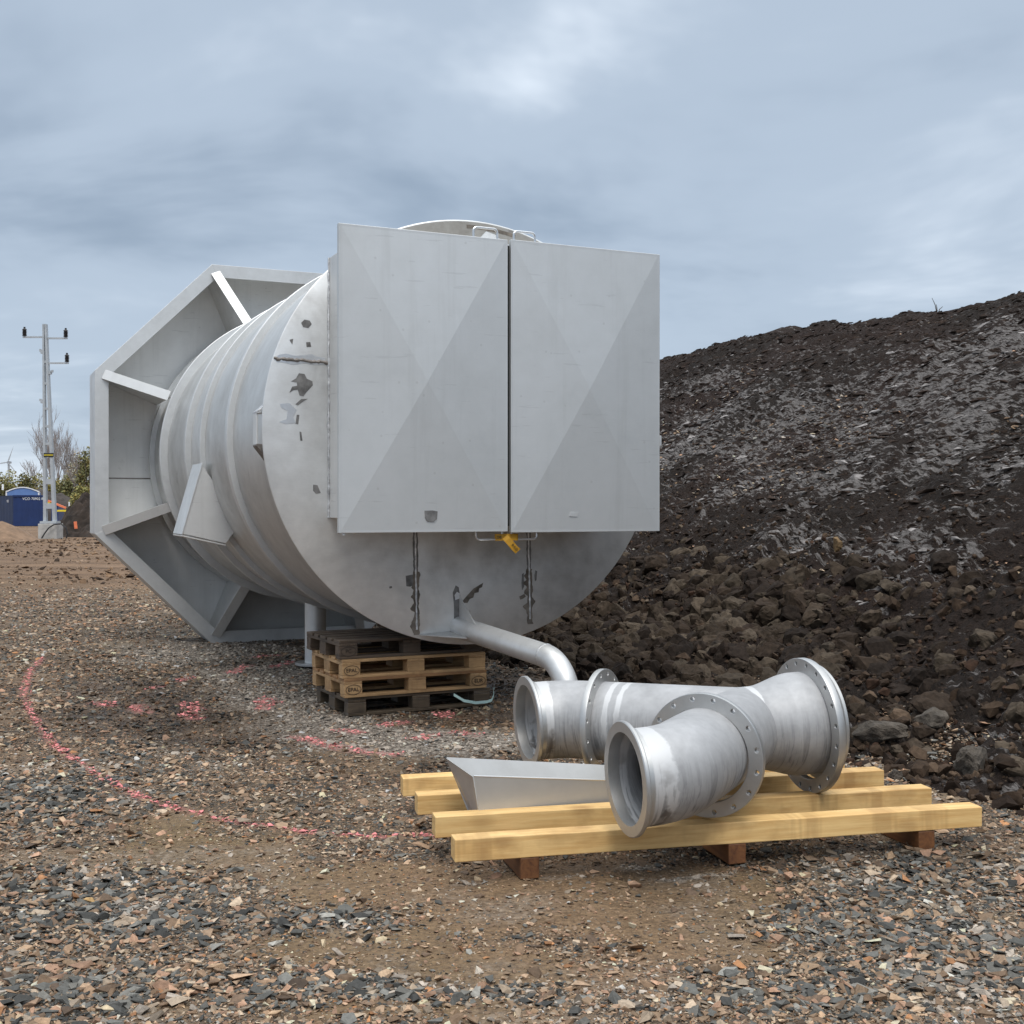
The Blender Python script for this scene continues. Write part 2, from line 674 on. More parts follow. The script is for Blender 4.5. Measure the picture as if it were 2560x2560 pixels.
def seg_dist(x, y, poly):
    d = np.full(x.shape, 1e9)
    for (x0, y0), (x1, y1) in zip(poly[:-1], poly[1:]):
        vx, vy = x1 - x0, y1 - y0
        t_ = np.clip(((x - x0) * vx + (y - y0) * vy) / (vx * vx + vy * vy + 1e-9), 0, 1)
        d = np.minimum(d, np.hypot(x - x0 - t_ * vx, y - y0 - t_ * vy))
    return d


def pink_at(x, y):
    d = seg_dist(x, y, LINE)
    wv = 0.016 + 0.040 * fbm(x * 3, y * 3, 61, 3)
    k = np.clip(1.25 - d / wv, 0, 1)
    for q in DASH:
        d2 = seg_dist(x, y, q)
        k = np.maximum(k, 0.9 * np.clip(1.35 - d2 / 0.075, 0, 1))
    return k


SANDS = [((1150, 1690), .55, .35), ((1000, 1665), .5, .2), ((1330, 1655), .45, .2), ((1250, 1760), .35, .25), ((800, 1775), .35, .3), ((620, 1690), .3, .25),
         ((430, 1600), .35, .3), ((330, 1560), .3, .3), ((700, 1640), .4, .25), ((950, 1830), .3, .2), ((650, 1900), .25, .12), ((300, 1890), .2, .12), ((900, 1905), .2, .1),
         ((560, 1780), .2, .2), ((1480, 1790), .25, .12), ((1400, 1700), .3, .15)]
SLATES = [((90, 1690), .5, .5), ((80, 1500), .6, .7), ((620, 1740), .3, .2), ((640, 1860), .35, .12), ((1750, 1650), .5, .35), ((1800, 1800), .5, .4), ((130, 1870), .4, .2), ((330, 1730), .3, .2), ((1500, 1880), .3, .1), ((1600, 1720), .4, .2), ((950, 1870), .2, .1)]
GREYS = [((400, 1225), .9, 1.1), ((490, 1272), .6, .8), ((550, 1318), .5, .6), ((600, 1362), .45, .45), ((690, 1388), .5, .35), ((800, 1405), .55, .28), ((880, 1392), .45, .25), ((560, 1262), .5, .6)]
PALE = [((1310, 1652), .22, .030, .35), ((900, 1662), .10, .022, .1), ((1070, 1650), .14, .018, .1), ((1215, 1632), .12, .04, 0.)]
WETS = [((320, 1350), .8, .6), ((440, 1400), .6, .35), ((240, 1290), .6, .8), ((500, 1252), .7, .6), ((870, 1350), .6, .45), ((720, 1330), .5, .5), ((1080, 1615), .55, .2), ((930, 1300), .7, .8), ((1300, 1600), .6, .25), ((960, 1500), .5, .5), ((900, 1440), .5, .5), ((330, 1320), .7, 1.0), ((480, 1380), .7, .5), ((1550, 1600), .8, .35)]


def zones(x, y):
    n1_ = fbm(x * .9, y * .9, 3, 5)
    n2_ = fbm(x * 2.7, y * 2.7, 9, 4)
    sand = sum(ell(x, y, G(*p), a, b) for p, a, b in SANDS)
    slate = sum(ell(x, y, G(*p), a, b) for p, a, b in SLATES)
    sand = np.clip((sand * 1.1 + (n2_ - .5) * 2.2 + (n1_ - .5) * 1.2 - slate * .8), 0, 1)
    grey = np.clip(sum(ell(x, y, G(*p), a, b) for p, a, b in GREYS) * 1.5 + (n2_ - .5) * 1.3, 0, 1)
    wet = np.clip(sum(ell(x, y, G(*p), a, b) for p, a, b in WETS) * 1.0 + (n1_ - .5) * .9 - .15, 0, 1) * (1 - .55 * grey)
    grey = grey * (1 - .35 * wet)
    pale = np.clip(sum(ell(x, y, G(*p), a, b, r_) for p, a, b, r_ in PALE) * 1.5 - .2 + (n2_ - .5) * .8, 0, 1) * (y < 6)
    grey = np.maximum(grey, pale)
    wet = wet * (1 - pale)
    sand = sand * (1 - .5 * pale)
    far = np.clip((y - 22 + (n1_ - .5) * 10) / 5, 0, 1)
    grey = grey * (1 - far)
    # the sandy haul track crossing beyond the vessel
    sand = np.maximum(sand * (1 - far), far * np.clip(.75 + (n1_ - .5) * 2, 0, 1))
    return sand, grey, wet, np.clip(slate, 0, 1)


def axis_samples(a0, a1, step, lim0, lim1, growth=1.16):
    mid = list(np.arange(a0, a1, step))
    up_, d_, x = [], step, a1
    while x < lim1:
        up_.append(x)
        d_ *= growth
        x += d_
    up_.append(lim1)
    dn, d_, x = [], step, a0
    while x > lim0:
        d_ *= growth
        x -= d_
        dn.append(x)
    dn[-1] = lim0
    return np.array(dn[::-1] + mid + up_)


gx = axis_samples(-5.0, 4.5, 0.04, -3000, 3000)
gy = axis_samples(2.6, 16.5, 0.045, -3000, 4500, 1.07)
XX, YY = np.meshgrid(gx, gy)


def ground_z(x, y):
    near = np.clip(1.6 - np.hypot(x, y - 8) / 14, 0, 1)
    return near * ((fbm(x * .7, y * .7, 21, 4) - .5) * .05 + (fbm(x * 6, y * 6, 25, 3) - .5) * .012) - 0.012


ZZ = ground_z(XX, YY)
sand_, grey_, wet_, slate_ = zones(XX, YY)
pink_ = pink_at(XX, YY) * np.clip(fbm(XX * 22, YY * 22, 33, 2) * 1.6 - .25, 0, 1)


def mesh_from(name, verts, faces4):
    me = bpy.data.meshes.new(name)
    nv, nf = len(verts), len(faces4)
    k = faces4.shape[1]
    me.vertices.add(nv)
    me.vertices.foreach_set('co', np.asarray(verts, np.float32).ravel())
    me.loops.add(nf * k)
    me.loops.foreach_set('vertex_index', np.asarray(faces4, np.int32).ravel())
    me.polygons.add(nf)
    me.polygons.foreach_set('loop_start', np.arange(0, nf * k, k, dtype=np.int32))
    me.polygons.foreach_set('loop_total', np.full(nf, k, np.int32))
    me.update(calc_edges=True)
    me.validate()
    me.polygons.foreach_set('use_smooth', np.zeros(nf, bool))
    return me


def grid_faces(ny, nx):
    i = np.arange(ny - 1)[:, None] * nx + np.arange(nx - 1)[None, :]
    return np.stack([i, i + 1, i + 1 + nx, i + nx], -1).reshape(-1, 4)


def set_col(me, name, rgba):
    a = me.color_attributes.new(name, 'FLOAT_COLOR', 'POINT')
    a.data.foreach_set('color', np.asarray(rgba, np.float32).ravel())


def smooth_all(me):
    me.polygons.foreach_set('use_smooth', np.ones(len(me.polygons), bool))


gme = mesh_from('ground', np.stack([XX.ravel(), YY.ravel(), ZZ.ravel()], 1), grid_faces(len(gy), len(gx)))
set_col(gme, 'zone', np.stack([sand_.ravel(), grey_.ravel(), wet_.ravel(), pink_.ravel()], 1))
smooth_all(gme)


def ground_mat():
    m = MB('gravel_ground')
    v = m.mapping()
    za = m.attr('zone')
    sp = m.n('ShaderNodeSeparateColor')
    m.l(za.outputs['Color'], sp.inputs[0])
    sand, grey, wet = sp.outputs[0], sp.outputs[1], sp.outputs[2]
    pink = za.outputs['Alpha']
    big = m.noise(v, .35, 5, .6)
    fine = m.noise(v, 34, 5, .7)
    vc = m.voro(v, 46, out='Color')
    vs = m.n('ShaderNodeSeparateColor')
    m.l(vc, vs.inputs[0])
    vd = m.voro(v, 46)
    peb = m.ramp(vs.outputs[0], [(0.0, (0.024, 0.021, 0.019)), (0.25, (0.070, 0.052, 0.038)), (0.55, (0.15, 0.105, 0.070)), (0.78, (0.060, 0.056, 0.052)), (1.0, (0.22, 0.165, 0.115))], 'CONSTANT')
    earth = m.ramp(fine, [(0.3, (0.085, 0.056, 0.030)), (0.7, (0.245, 0.170, 0.092))])
    earth = m.mix(m.ramp(big, [(0.4, 0.0), (0.65, 1.0)]), earth, m.ramp(fine, [(0.3, (0.11, 0.066, 0.036)), (0.7, (0.27, 0.170, 0.098))]))
    mixf = m.math('ADD', m.math('MULTIPLY', sand, 0.75), m.math('MULTIPLY', fine, 0.35))
    mixf = m.ramp(mixf, [(0.2, 0.25), (0.62, 1.0)])
    colr = m.mix(mixf, peb, earth)
    gcol = m.ramp(vs.outputs[1], [(0.0, (0.10, 0.086, 0.072)), (0.4, (0.24, 0.208, 0.175)), (0.8, (0.38, 0.338, 0.290))], 'CONSTANT')
    colr = m.mix(m.math('MULTIPLY', grey, 0.85), colr, gcol)
    # ruts and damp streaks across the haul track
    sy = m.n('ShaderNodeSeparateXYZ')
    m.l(m.tc.outputs['Object'], sy.inputs[0])
    trk = m.n('ShaderNodeMapRange')
    trk.inputs['From Min'].default_value = 19
    trk.inputs['From Max'].default_value = 28
    m.l(sy.outputs[1], trk.inputs[0])
    rut = m.noise(m.mapping(scale=(.42, .75, 1)), .9, 8, .72, .9)
    tcol = m.ramp(rut, [(.30, (.13, .080, .050)), (.44, (.23, .145, .088)), (.58, (.33, .208, .125)), (.74, (.29, .178, .105))])
    colr = m.mix(m.math('MULTIPLY', trk.outputs[0], .85), colr, m.mix(m.ramp(fine, [(.3, 0.0), (.7, .35)]), tcol, (.16, .11, .08)))
    wmix = m.math('MULTIPLY', wet, 0.85)
    colr = m.mix(wmix, colr, m.mix(1.0, colr, (0.30, 0.24, 0.20), 'MULTIPLY'))
    colr = m.mix(m.math('MULTIPLY', pink, 0.6), colr, (0.66, 0.24, 0.22))
    rg = m.mix(wet, (0.92, 0.92, 0.92), (0.42, 0.42, 0.42))
    m.set(colr, rg, 0.0, 0.35)
    b0 = m.bump(m.math('MULTIPLY', rut, trk.outputs[0]), 1.0, .5)
    b1 = m.bump(m.math('SUBTRACT', 1.0, vd), 0.8, 0.02, b0)
    m.bump(fine, 0.6, 0.015, b1)
    return m.m


M_GROUND = ground_mat()
ground = obj('ground', gme, M_GROUND)
tag(ground, kind='structure')

# ================================================================== soil berm
FOOT = np.array([2.5, 7.0])
BU = np.array([-.41, .912])
BN = np.array([.912, .41])


def berm_base(a, b):
    wob = (fbm(a * .25, b * .0 + 3, 71, 3) - .5) * .9
    bb = b + wob * np.clip(b, 0, 1.5) / 1.5 * 0.5
    toe = np.clip(bb, 0, 1.6)
    h = .17 * toe + .05 * toe * toe
    h = h + .66 * np.clip(bb - 1.6, 0, None)
    crest = 5.0 + (fbm(a * .12, a * 0 + 2, 73, 4) - .5) * .9 + np.clip((a - 7.5) * .06, 0, .40)
    # soft minimum with the crest
    k = .55
    hm = -k * np.log(np.exp(-h / k) + np.exp(-crest / k))
    back = np.clip((b - 15) * .6, 0, None)
    hm = np.maximum(hm - back, -.2)
    endf = np.clip((a + 16) / 5, 0, 1) * np.clip((34 - a) / 6, 0, 1)
    endf = endf * endf * (3 - 2 * endf)
    hm = hm * endf
    return np.where(b < -.4, -.15, hm - .05)


def berm_detail(a, b):
    # pressed, slanting bucket marks higher up, loose crumb low down
    c, s = math.cos(.27), -math.sin(.27)
    p = a * c + b * s
    q = -a * s + b * c
    low_ = np.clip(1.25 - b / 4.2, 0, 1)
    r1_ = 1 - np.abs(2 * fbm(p * .9, q * 3.2, 81, 5) - 1)
    r2_ = 1 - np.abs(2 * fbm(p * 3.2, q * 9.0, 83, 4) - 1)
    d = (r1_ - .6) * .15 + (r2_ - .6) * .07
    lump = fbm(a * 2.2, b * 2.2, 85, 5)
    lump2 = np.abs(2 * fbm(a * 5.5, b * 5.5, 87, 4) - 1)
    d = d * (1 - .6 * low_) + low_ * ((lump - .5) * .42 + (.4 - lump2) * .12)
    d += (fbm(a * .6, b * .6, 89, 3) - .5) * .5 * np.clip(b / 3, 0, 1)
    d += (fbm(a * 14, b * 14, 91, 3) - .5) * .06
    return d * np.clip((b + .35) / .7, 0, 1)


ba = np.concatenate([np.arange(-17, -3.2, .35), np.arange(-3.2, 9, .035), np.arange(9, 18, .06), np.arange(18, 35, .16)])
bb_ = np.concatenate([np.arange(-.45, 4.2, .035), np.arange(4.2, 9.6, .05), np.arange(9.6, 24, .5)])
BA, BB = np.meshgrid(ba, bb_)
BH = berm_base(BA, BB) + berm_detail(BA, BB)
BX = FOOT[0] + BA * BU[0] + BB * BN[0]
BY = FOOT[1] + BA * BU[1] + BB * BN[1]
bme = mesh_from('soil_berm', np.stack([BX.ravel(), BY.ravel(), BH.ravel()], 1), grid_faces(len(bb_), len(ba)))
smooth_all(bme)


def berm_ab(px, py):
    dx_ = (px * 1.32505 - 1280) / 3000
    dz_ = -(py * 1.32505 - 1268) / 3000
    D = np.arange(5.5, 30, .02)
    a = (dx_ * D - FOOT[0]) * BU[0] + (D - FOOT[1]) * BU[1]
    b = (dx_ * D - FOOT[0]) * BN[0] + (D - FOOT[1]) * BN[1]
    hit = np.where(H + dz_ * D <= berm_base(a, b))[0]
    k_ = hit[0] if len(hit) else -1
    return a[k_], b[k_]


CLAY = [((1800, 700), 1.0, .8), ((1910, 650), 1.0, .6), ((1700, 770), .8, .55), ((1500, 790), .9, .6), ((1330, 800), .9, .6), ((1280, 850), .6, .5),
        ((1860, 780), .9, .5), ((1440, 840), .8, .5), ((1560, 890), .5, .4), ((1780, 860), .6, .4), ((1640, 830), .5, .35), ((1400, 930), .6, .35), ((1910, 900), .4, .3),
        ((1490, 1035), .55, .30), ((1600, 1060), .4, .2), ((1710, 1045), .45, .35), ((1730, 1085), .5, .25), ((1640, 1110), .5, .2), ((1880, 1395), .3, .2), ((1690, 1385), .25, .2), ((1905, 1470), .25, .15), ((1830, 1500), .25, .12), ((1590, 930), .4, .3), ((1350, 720), .6, .3)]
clay_ = np.zeros_like(BA)
for p_, ra_, rb_ in CLAY:
    a0_, b0_ = berm_ab(*p_)
    sc2 = 1 + .03 * max(a0_, 0)
    clay_ = np.maximum(clay_, np.exp(-((BA - a0_ + .35 * (BB - b0_)) / (ra_ * sc2)) ** 2 - ((BB - b0_) / (rb_ * sc2)) ** 2))
set_col(bme, 'clay', np.stack([clay_.ravel()] * 3 + [np.ones(clay_.size)], 1))
uv = bme.uv_layers.new(name='UVMap')
li = np.zeros(len(bme.loops), np.int32)
bme.loops.foreach_get('vertex_index', li)
uv.data.foreach_set('uv', np.stack([BA.ravel()[li], BB.ravel()[li]], 1).astype(np.float32).ravel())


def soil_mat():
    m = MB('dug_soil')
    rot = (0, 0, .27)
    st = m.mapping('UV', scale=(1.0, 3.0, 1), rot=rot)
    st2 = m.mapping('UV', scale=(1.0, 4.2, 1), rot=rot, loc=(3, 7, 0))
    iso = m.mapping('UV')
    n_a = m.noise(st, .9, 6, .65, .3)
    n_b = m.noise(st2, 4.2, 5, .70, .2)
    n_c = m.noise(iso, .30, 4, .6, .4)
    n_f = m.noise(st2, 11, 4, .7)
    fine = m.noise(m.mapping(), 26, 5, .72)
    sx = m.n('ShaderNodeSeparateXYZ')
    m.l(m.tc.outputs['UV'], sx.inputs[0])
    hgt = m.n('ShaderNodeMapRange')
    hgt.inputs['From Min'].default_value = 2.2
    hgt.inputs['From Max'].default_value = 4.2
    m.l(sx.outputs[1], hgt.inputs[0])
    top = m.n('ShaderNodeMapRange')
    top.inputs['From Min'].default_value = 8.2
    top.inputs['From Max'].default_value = 6.4
    m.l(sx.outputs[1], top.inputs[0])
    dark = m.ramp(fine, [(0.28, (0.007, 0.0048, 0.0036)), (0.5, (0.018, 0.0125, 0.0095)), (0.75, (0.038, 0.0265, 0.020))])
    red = m.ramp(fine, [(0.3, (0.014, 0.0085, 0.0065)), (0.7, (0.040, 0.0245, 0.019))])
    colr = m.mix(m.ramp(n_c, [(0.4, 0.0), (0.6, 1.0)]), dark, red)
    clay = m.ramp(n_f, [(0.32, (0.075, 0.067, 0.062)), (0.68, (0.27, 0.25, 0.24))])
    broad = m.attr('clay').outputs['Fac']
    f = m.math('MULTIPLY_ADD', n_b, 1.15, m.math('MULTIPLY', n_a, .50))
    f = m.math('MULTIPLY_ADD', n_f, .45, f)
    f = m.math('MULTIPLY_ADD', broad, .155, f)
    upper = m.math('MULTIPLY', hgt.outputs[0], top.outputs[0])
    f = m.math('MULTIPLY_ADD', upper, .045, f)
    f = m.ramp(m.math('SUBTRACT', f, .50), [(0.672, 0.0), (0.750, 1.0)])
    colr = m.mix(m.math('MULTIPLY', f, .85), colr, clay)
    m.set(colr, .9, 0.0, .2)
    b1 = m.bump(n_b, .7, .08)
    m.bump(fine, .9, .05, b1)
    return m.m


M_SOIL = soil_mat()
berm = obj('soil_berm', bme, M_SOIL)
tag(berm, kind='structure')

# ------------------------------------------------------------------ loose pieces: prototypes


def rock_proto(rng, n, flat_, jag):
    """angular convex chip"""
    bm = bmesh.new()
    p = rng.normal(size=(n, 3))
    p /= np.linalg.norm(p, axis=1)[:, None]
    p *= (1 - jag * rng.random((n, 1)))
    p *= np.array([1, rng.uniform(.6, .95), flat_])
    for q in p:
        bm.verts.new(q)
    r = bmesh.ops.convex_hull(bm, input=bm.verts)
    junk = [v for v in bm.verts if not v.link_faces]
    bmesh.ops.delete(bm, geom=junk, context='VERTS')
    bmesh.ops.triangulate(bm, faces=bm.faces)
    bmesh.ops.recalc_face_normals(bm, faces=bm.faces)
    bm.verts.index_update()
    V = np.array([v.co[:] for v in bm.verts])
    F = np.array([[v.index for v in f_.verts] for f_ in bm.faces])
    bm.free()
    return V, F


def clod_proto(rng, sub=2):
    """broken lump: a convex chunk whose faces are cut up and roughened"""
    V, F = rock_proto(rng, 13 + int(rng.integers(0, 8)), rng.uniform(.6, .9), .22)
    bm = bmesh.new()
    vs = [bm.verts.new(v) for v in V]
    for f_ in F:
        bm.faces.new([vs[i] for i in f_])
    if sub > 1:
        bmesh.ops.subdivide_edges(bm, edges=bm.edges[:], cuts=sub, use_grid_fill=True)
        bmesh.ops.triangulate(bm, faces=bm.faces)
        bmesh.ops.smooth_vert(bm, verts=bm.verts, factor=.45, use_axis_x=True, use_axis_y=True, use_axis_z=True)
    off = Vector(rng.uniform(-50, 50, 3))
    for v in bm.verts:
        d = v.co.copy()
        k = mnoise.noise(d * 1.6 + off) * .16 + mnoise.noise(d * 4.0 + off) * .14 + mnoise.noise(d * 9 + off) * .08
        v.co = d * (1.05 + k)
    bm.verts.index_update()
    V = np.array([v.co[:] for v in bm.verts])
    F = np.array([[v.index for v in f_.verts] for f_ in bm.faces])
    bm.free()
    return V, F


def scatter(name, protos, pos, size, cols, mat, tilt=.35, rng=RNG, squash=None):
    n = len(pos)
    pick = rng.integers(0, len(protos), n)
    VS, FS, CS = [], [], []
    base = 0
    for k, (V, F) in enumerate(protos):
        idx = np.where(pick == k)[0]
        if len(idx) == 0:
            continue
        m_ = len(idx)
        a = rng.uniform(0, 2 * PI, m_)
        tx = rng.normal(0, tilt, m_)
        ty = rng.normal(0, tilt, m_)
        sc_ = size[idx][:, None, None]
        P = V[None] * sc_
        if squash is not None:
            P = P * np.stack([np.ones(m_), np.ones(m_), squash[idx]], 1)[:, None, :]
        # tilt about x, then y, then spin about z
        c, s = np.cos(tx)[:, None], np.sin(tx)[:, None]
        y, z = P[..., 1] * c - P[..., 2] * s, P[..., 1] * s + P[..., 2] * c
        x = P[..., 0]
        c, s = np.cos(ty)[:, None], np.sin(ty)[:, None]
        x, z = x * c + z * s, -x * s + z * c
        c, s = np.cos(a)[:, None], np.sin(a)[:, None]
        x, y = x * c - y * s, x * s + y * c
        Q = np.stack([x, y, z], -1) + pos[idx][:, None, :]
        VS.append(Q.reshape(-1, 3))
        nv = len(V)
        FS.append((F[None] + (np.arange(m_) * nv)[:, None, None] + base).reshape(-1, 3))
        CS.append(np.repeat(cols[idx], nv, axis=0))
        base += nv * m_
    me = mesh_from(name, np.concatenate(VS), np.concatenate(FS))
    c = np.concatenate(CS)
    set_col(me, 'tone', np.concatenate([c, np.ones((len(c), 1))], 1))
    return obj(name, me, mat)


def tone_mat(name, rough, bumpk=.3, scale=60, spec=.3, var=.35):
    m = MB(name)
    v = m.mapping()
    a = m.noise(v, scale, 4, .65)
    t_ = m.attr('tone').outputs['Color']
    f = m.ramp(a, [(.25, 1 - var), (.75, 1 + var)])
    colr = m.mix(1.0, t_, f, 'MULTIPLY')
    m.set(colr, rough, 0, spec)
    m.bump(a, bumpk, .01)
    return m.m


M_STONE = tone_mat('gravel_stone', .7, .35, 70, .3, .32)
M_CLOD = tone_mat('soil_clod', .92, 1.0, 20, .15, .55)
M_PINKSTONE = flat('pink_spray_paint', (0.66, 0.235, 0.225), .8, 0, .3, 40)

PALETTE = np.array([(.090, .092, .086), (.125, .127, .118), (.052, .053, .050), (.165, .163, .148),      # slate
                    (.30, .210, .135), (.36, .255, .170), (.215, .145, .092), (.145, .100, .068),           # tan / brown
                    (.36, .225, .150), (.25, .205, .155), (.42, .335, .245), (.33, .165, .075)])            # pinkish, pale, orange


def make_gravel():
    rng = np.random.default_rng(11)
    protos = [rock_proto(rng, n_, f_, .33) for n_, f_ in ((8, .26), (9, .32), (7, .40), (8, .34), (9, .24), (8, .46), (7, .30), (8, .42), (8, .22), (9, .55), (7, .36), (8, .28), (7, .38), (8, .60))]
    # depth density falls off with distance from where one stands
    N = 380000
    u = rng.random(N)
    D0, D1 = 3.2, 28.0
    k = .55
    D = (D0 ** -k + u * (D1 ** -k - D0 ** -k)) ** (-1 / k)
    half = .52 * D + .9
    X = rng.uniform(-1, 1, N) * half
    sand, grey, wet, slate = zones(X, D)
    b = (X - FOOT[0]) * BN[0] + (D - FOOT[1]) * BN[1]
    keep = rng.random(N) < np.clip(1.0 - .80 * sand, .16, 1) * np.clip(1.15 - np.clip((D - 21) / 7, 0, 1), .1, 1) * np.where(b > .9, .2, 1)
    X, D, sand, grey, wet, slate, b = (q[keep] for q in (X, D, sand, grey, wet, slate, b))
    n = len(X)
    size = .0080 * np.exp(rng.normal(0, .55, n)) * (1 + .15 * np.clip(D - 5, 0, 22)) * (1 + .55 * slate)
    big = rng.random(n) < .05 * (1 + 1.3 * slate) * (1 - .7 * sand)
    size = np.where(big, size * rng.uniform(1.6, 2.7, n), size)
    slab = rng.random(n) < .0012 * (1 + 2 * slate)
    size = np.where(slab, rng.uniform(.042, .068, n), np.clip(size, .006, .052))
    size = np.where(grey > .5, np.clip(size, .008, .042), size)
    # colours by zone
    pr = rng.random(n)
    slate_p = np.clip(.25 + .38 * slate - .14 * sand, .06, .58)
    cols = np.where((pr < slate_p)[:, None], PALETTE[rng.integers(0, 4, n)], PALETTE[rng.integers(4, 12, n)])
    orange = np.all(np.isclose(cols, PALETTE[11]), axis=1) & (rng.random(n) < .75)
    cols[orange] = PALETTE[6]
    gcol = np.array([(.36, .318, .270)]) * rng.uniform(.65, 1.3, (n, 1))
    isg = rng.random(n) < grey * .85
    cols[isg] = gcol[isg]
    cols = cols * np.exp(rng.normal(-.12, .33, (n, 1)))
    cols = np.clip(cols, .02, .5)
    cols = cols * np.array([1.0, .96, .93]) * (1 - .60 * wet)[:, None]
    z = ground_z(X, D) + size * .14
    bz = berm_base(X * 0 + ((X - FOOT[0]) * BU[0] + (D - FOOT[1]) * BU[1]), b)
    z = np.where(b > 0, np.maximum(z, bz + size * .2), z)
    pk = pink_at(X, D)
    ispink = rng.random(n) < pk * .66
    pos = np.stack([X, D, z], 1)
    g = scatter('gravel_stones', protos, pos[~ispink], size[~ispink], cols[~ispink], M_STONE, .22, rng)
    tag(g, kind='stuff')
    p = scatter('paint_marking', protos, pos[ispink] + np.array([0, 0, .002]), np.clip(size[ispink], .006, .026), cols[ispink], M_PINKSTONE, .2, rng)
    tag(p, 'pink spray paint line curving over the gravel with loose dashes beside the pallets', 'paint marking')


make_gravel()


def make_track_rubble():
    """lumps of dirt thrown up along the haul track and its far edge"""
    rng = np.random.default_rng(23)
    protos = [rock_proto(rng, 10, f_, .3) for f_ in (.4, .55, .35, .6, .45)]
    n = 5200
    D = np.where(rng.random(n) < .55, rng.normal(54, 5, n), rng.uniform(25, 60, n))
    X = -D * rng.uniform(.20, .48, n)
    kk = fbm(X * .25, D * .6, 141, 4)
    ok = (rng.random(n) < np.clip((kk - .40) * 6, .05, 1)) & (D < 66)
    X, D = X[ok], D[ok]
    m_ = len(X)
    sz = np.clip(.05 * np.exp(rng.normal(0, .6, m_)), .02, .26)
    base_ = np.array([(.20, .125, .075), (.28, .18, .11), (.10, .065, .042), (.055, .038, .028), (.24, .17, .12)])
    c = base_[rng.integers(0, 5, m_)] * rng.uniform(.7, 1.2, (m_, 1))
    tag(scatter('track_rubble', protos, np.stack([X, D, sz * .1], 1), sz, c, M_CLOD, .3, rng), kind='stuff')


make_track_rubble()


def make_clods():
    rng = np.random.default_rng(5)
    small = [clod_proto(rng, 1) for _ in range(8)]
    bigp = [clod_proto(rng, 3) for _ in range(14)]
    # crumb over the lower slope
    n = 17000
    a = rng.uniform(-3.5, 14, n)
    b = -.35 + 6.5 * rng.beta(1.1, 2.9, n)
    s_ = .020 * np.exp(rng.normal(0, .6, n)) * (1 + .05 * np.clip(a, 0, 14))
    s_ = np.clip(s_, .011, .10) * np.clip(1.3 - b / 4.2, .3, 1)
    P = np.stack([FOOT[0] + a * BU[0] + b * BN[0], FOOT[1] + a * BU[1] + b * BN[1], berm_base(a, b) + berm_detail(a, b) + s_ * .25], 1)
    base = np.array([(.030, .022, .017), (.046, .034, .026), (.066, .050, .038), (.024, .018, .015), (.044, .028, .021), (.12, .102, .084)])
    c = base[np.minimum(rng.integers(0, 6, n), rng.integers(0, 7, n))] * rng.uniform(.7, 1.25, (n, 1))
    o1 = scatter('soil_crumbs', small, P, s_, c * np.array([1.1, .98, .86]), M_CLOD, .6, rng)
    tag(o1, kind='stuff')
    # lumpy clods heaped along the foot, largest beside and behind the pipe fitting
    n = 2700
    a = np.where(rng.random(n) < .78, rng.normal(5.2, 2.1, n), rng.uniform(-3, 12, n))
    a = np.clip(a, -3.2, 15)
    b = -.1 + 2.9 * rng.beta(1.5, 2.0, n)
    s_ = np.clip(.060 * np.exp(rng.normal(0, .55, n)) * (1 + .75 * np.exp(-((a - 4.6) / 2.2) ** 2) * (b > .25)), .035, .20)
    X = FOOT[0] + a * BU[0] + b * BN[0]
    Y = FOOT[1] + a * BU[1] + b * BN[1]
    # keep clear of the vessel, the fitting and the timbers
    lx = (X - VO.x) * math.cos(VY) + (Y - VO.y) * math.sin(VY)
    ly = -(X - VO.x) * math.sin(VY) + (Y - VO.y) * math.cos(VY)
    ok = ~((lx < 1.25) & (ly > -.2) & (ly < 7)) & ~((lx < 2.5) & (ly > 5.2) & (ly < 7)) & ~((Y < 7.1) & (X < 2.35))
    a, b, s_, X, Y = a[ok], b[ok], s_[ok], X[ok], Y[ok]
    P = np.stack([X, Y, berm_base(a, b) + berm_detail(a, b) * .6 + s_ * .14], 1)
    n = len(a)
    base = np.array([(.038, .028, .021), (.056, .043, .032), (.028, .021, .017), (.078, .063, .048)])
    c = base[rng.integers(0, 4, n)] * rng.uniform(.7, 1.25, (n, 1))
    o2 = scatter('soil_clods', bigp, P, s_, c * np.array([1.0, .95, .90]) * .82, M_CLOD, .6, rng)
    tag(o2, kind='stuff')
    return bigp


BIGP = make_clods()


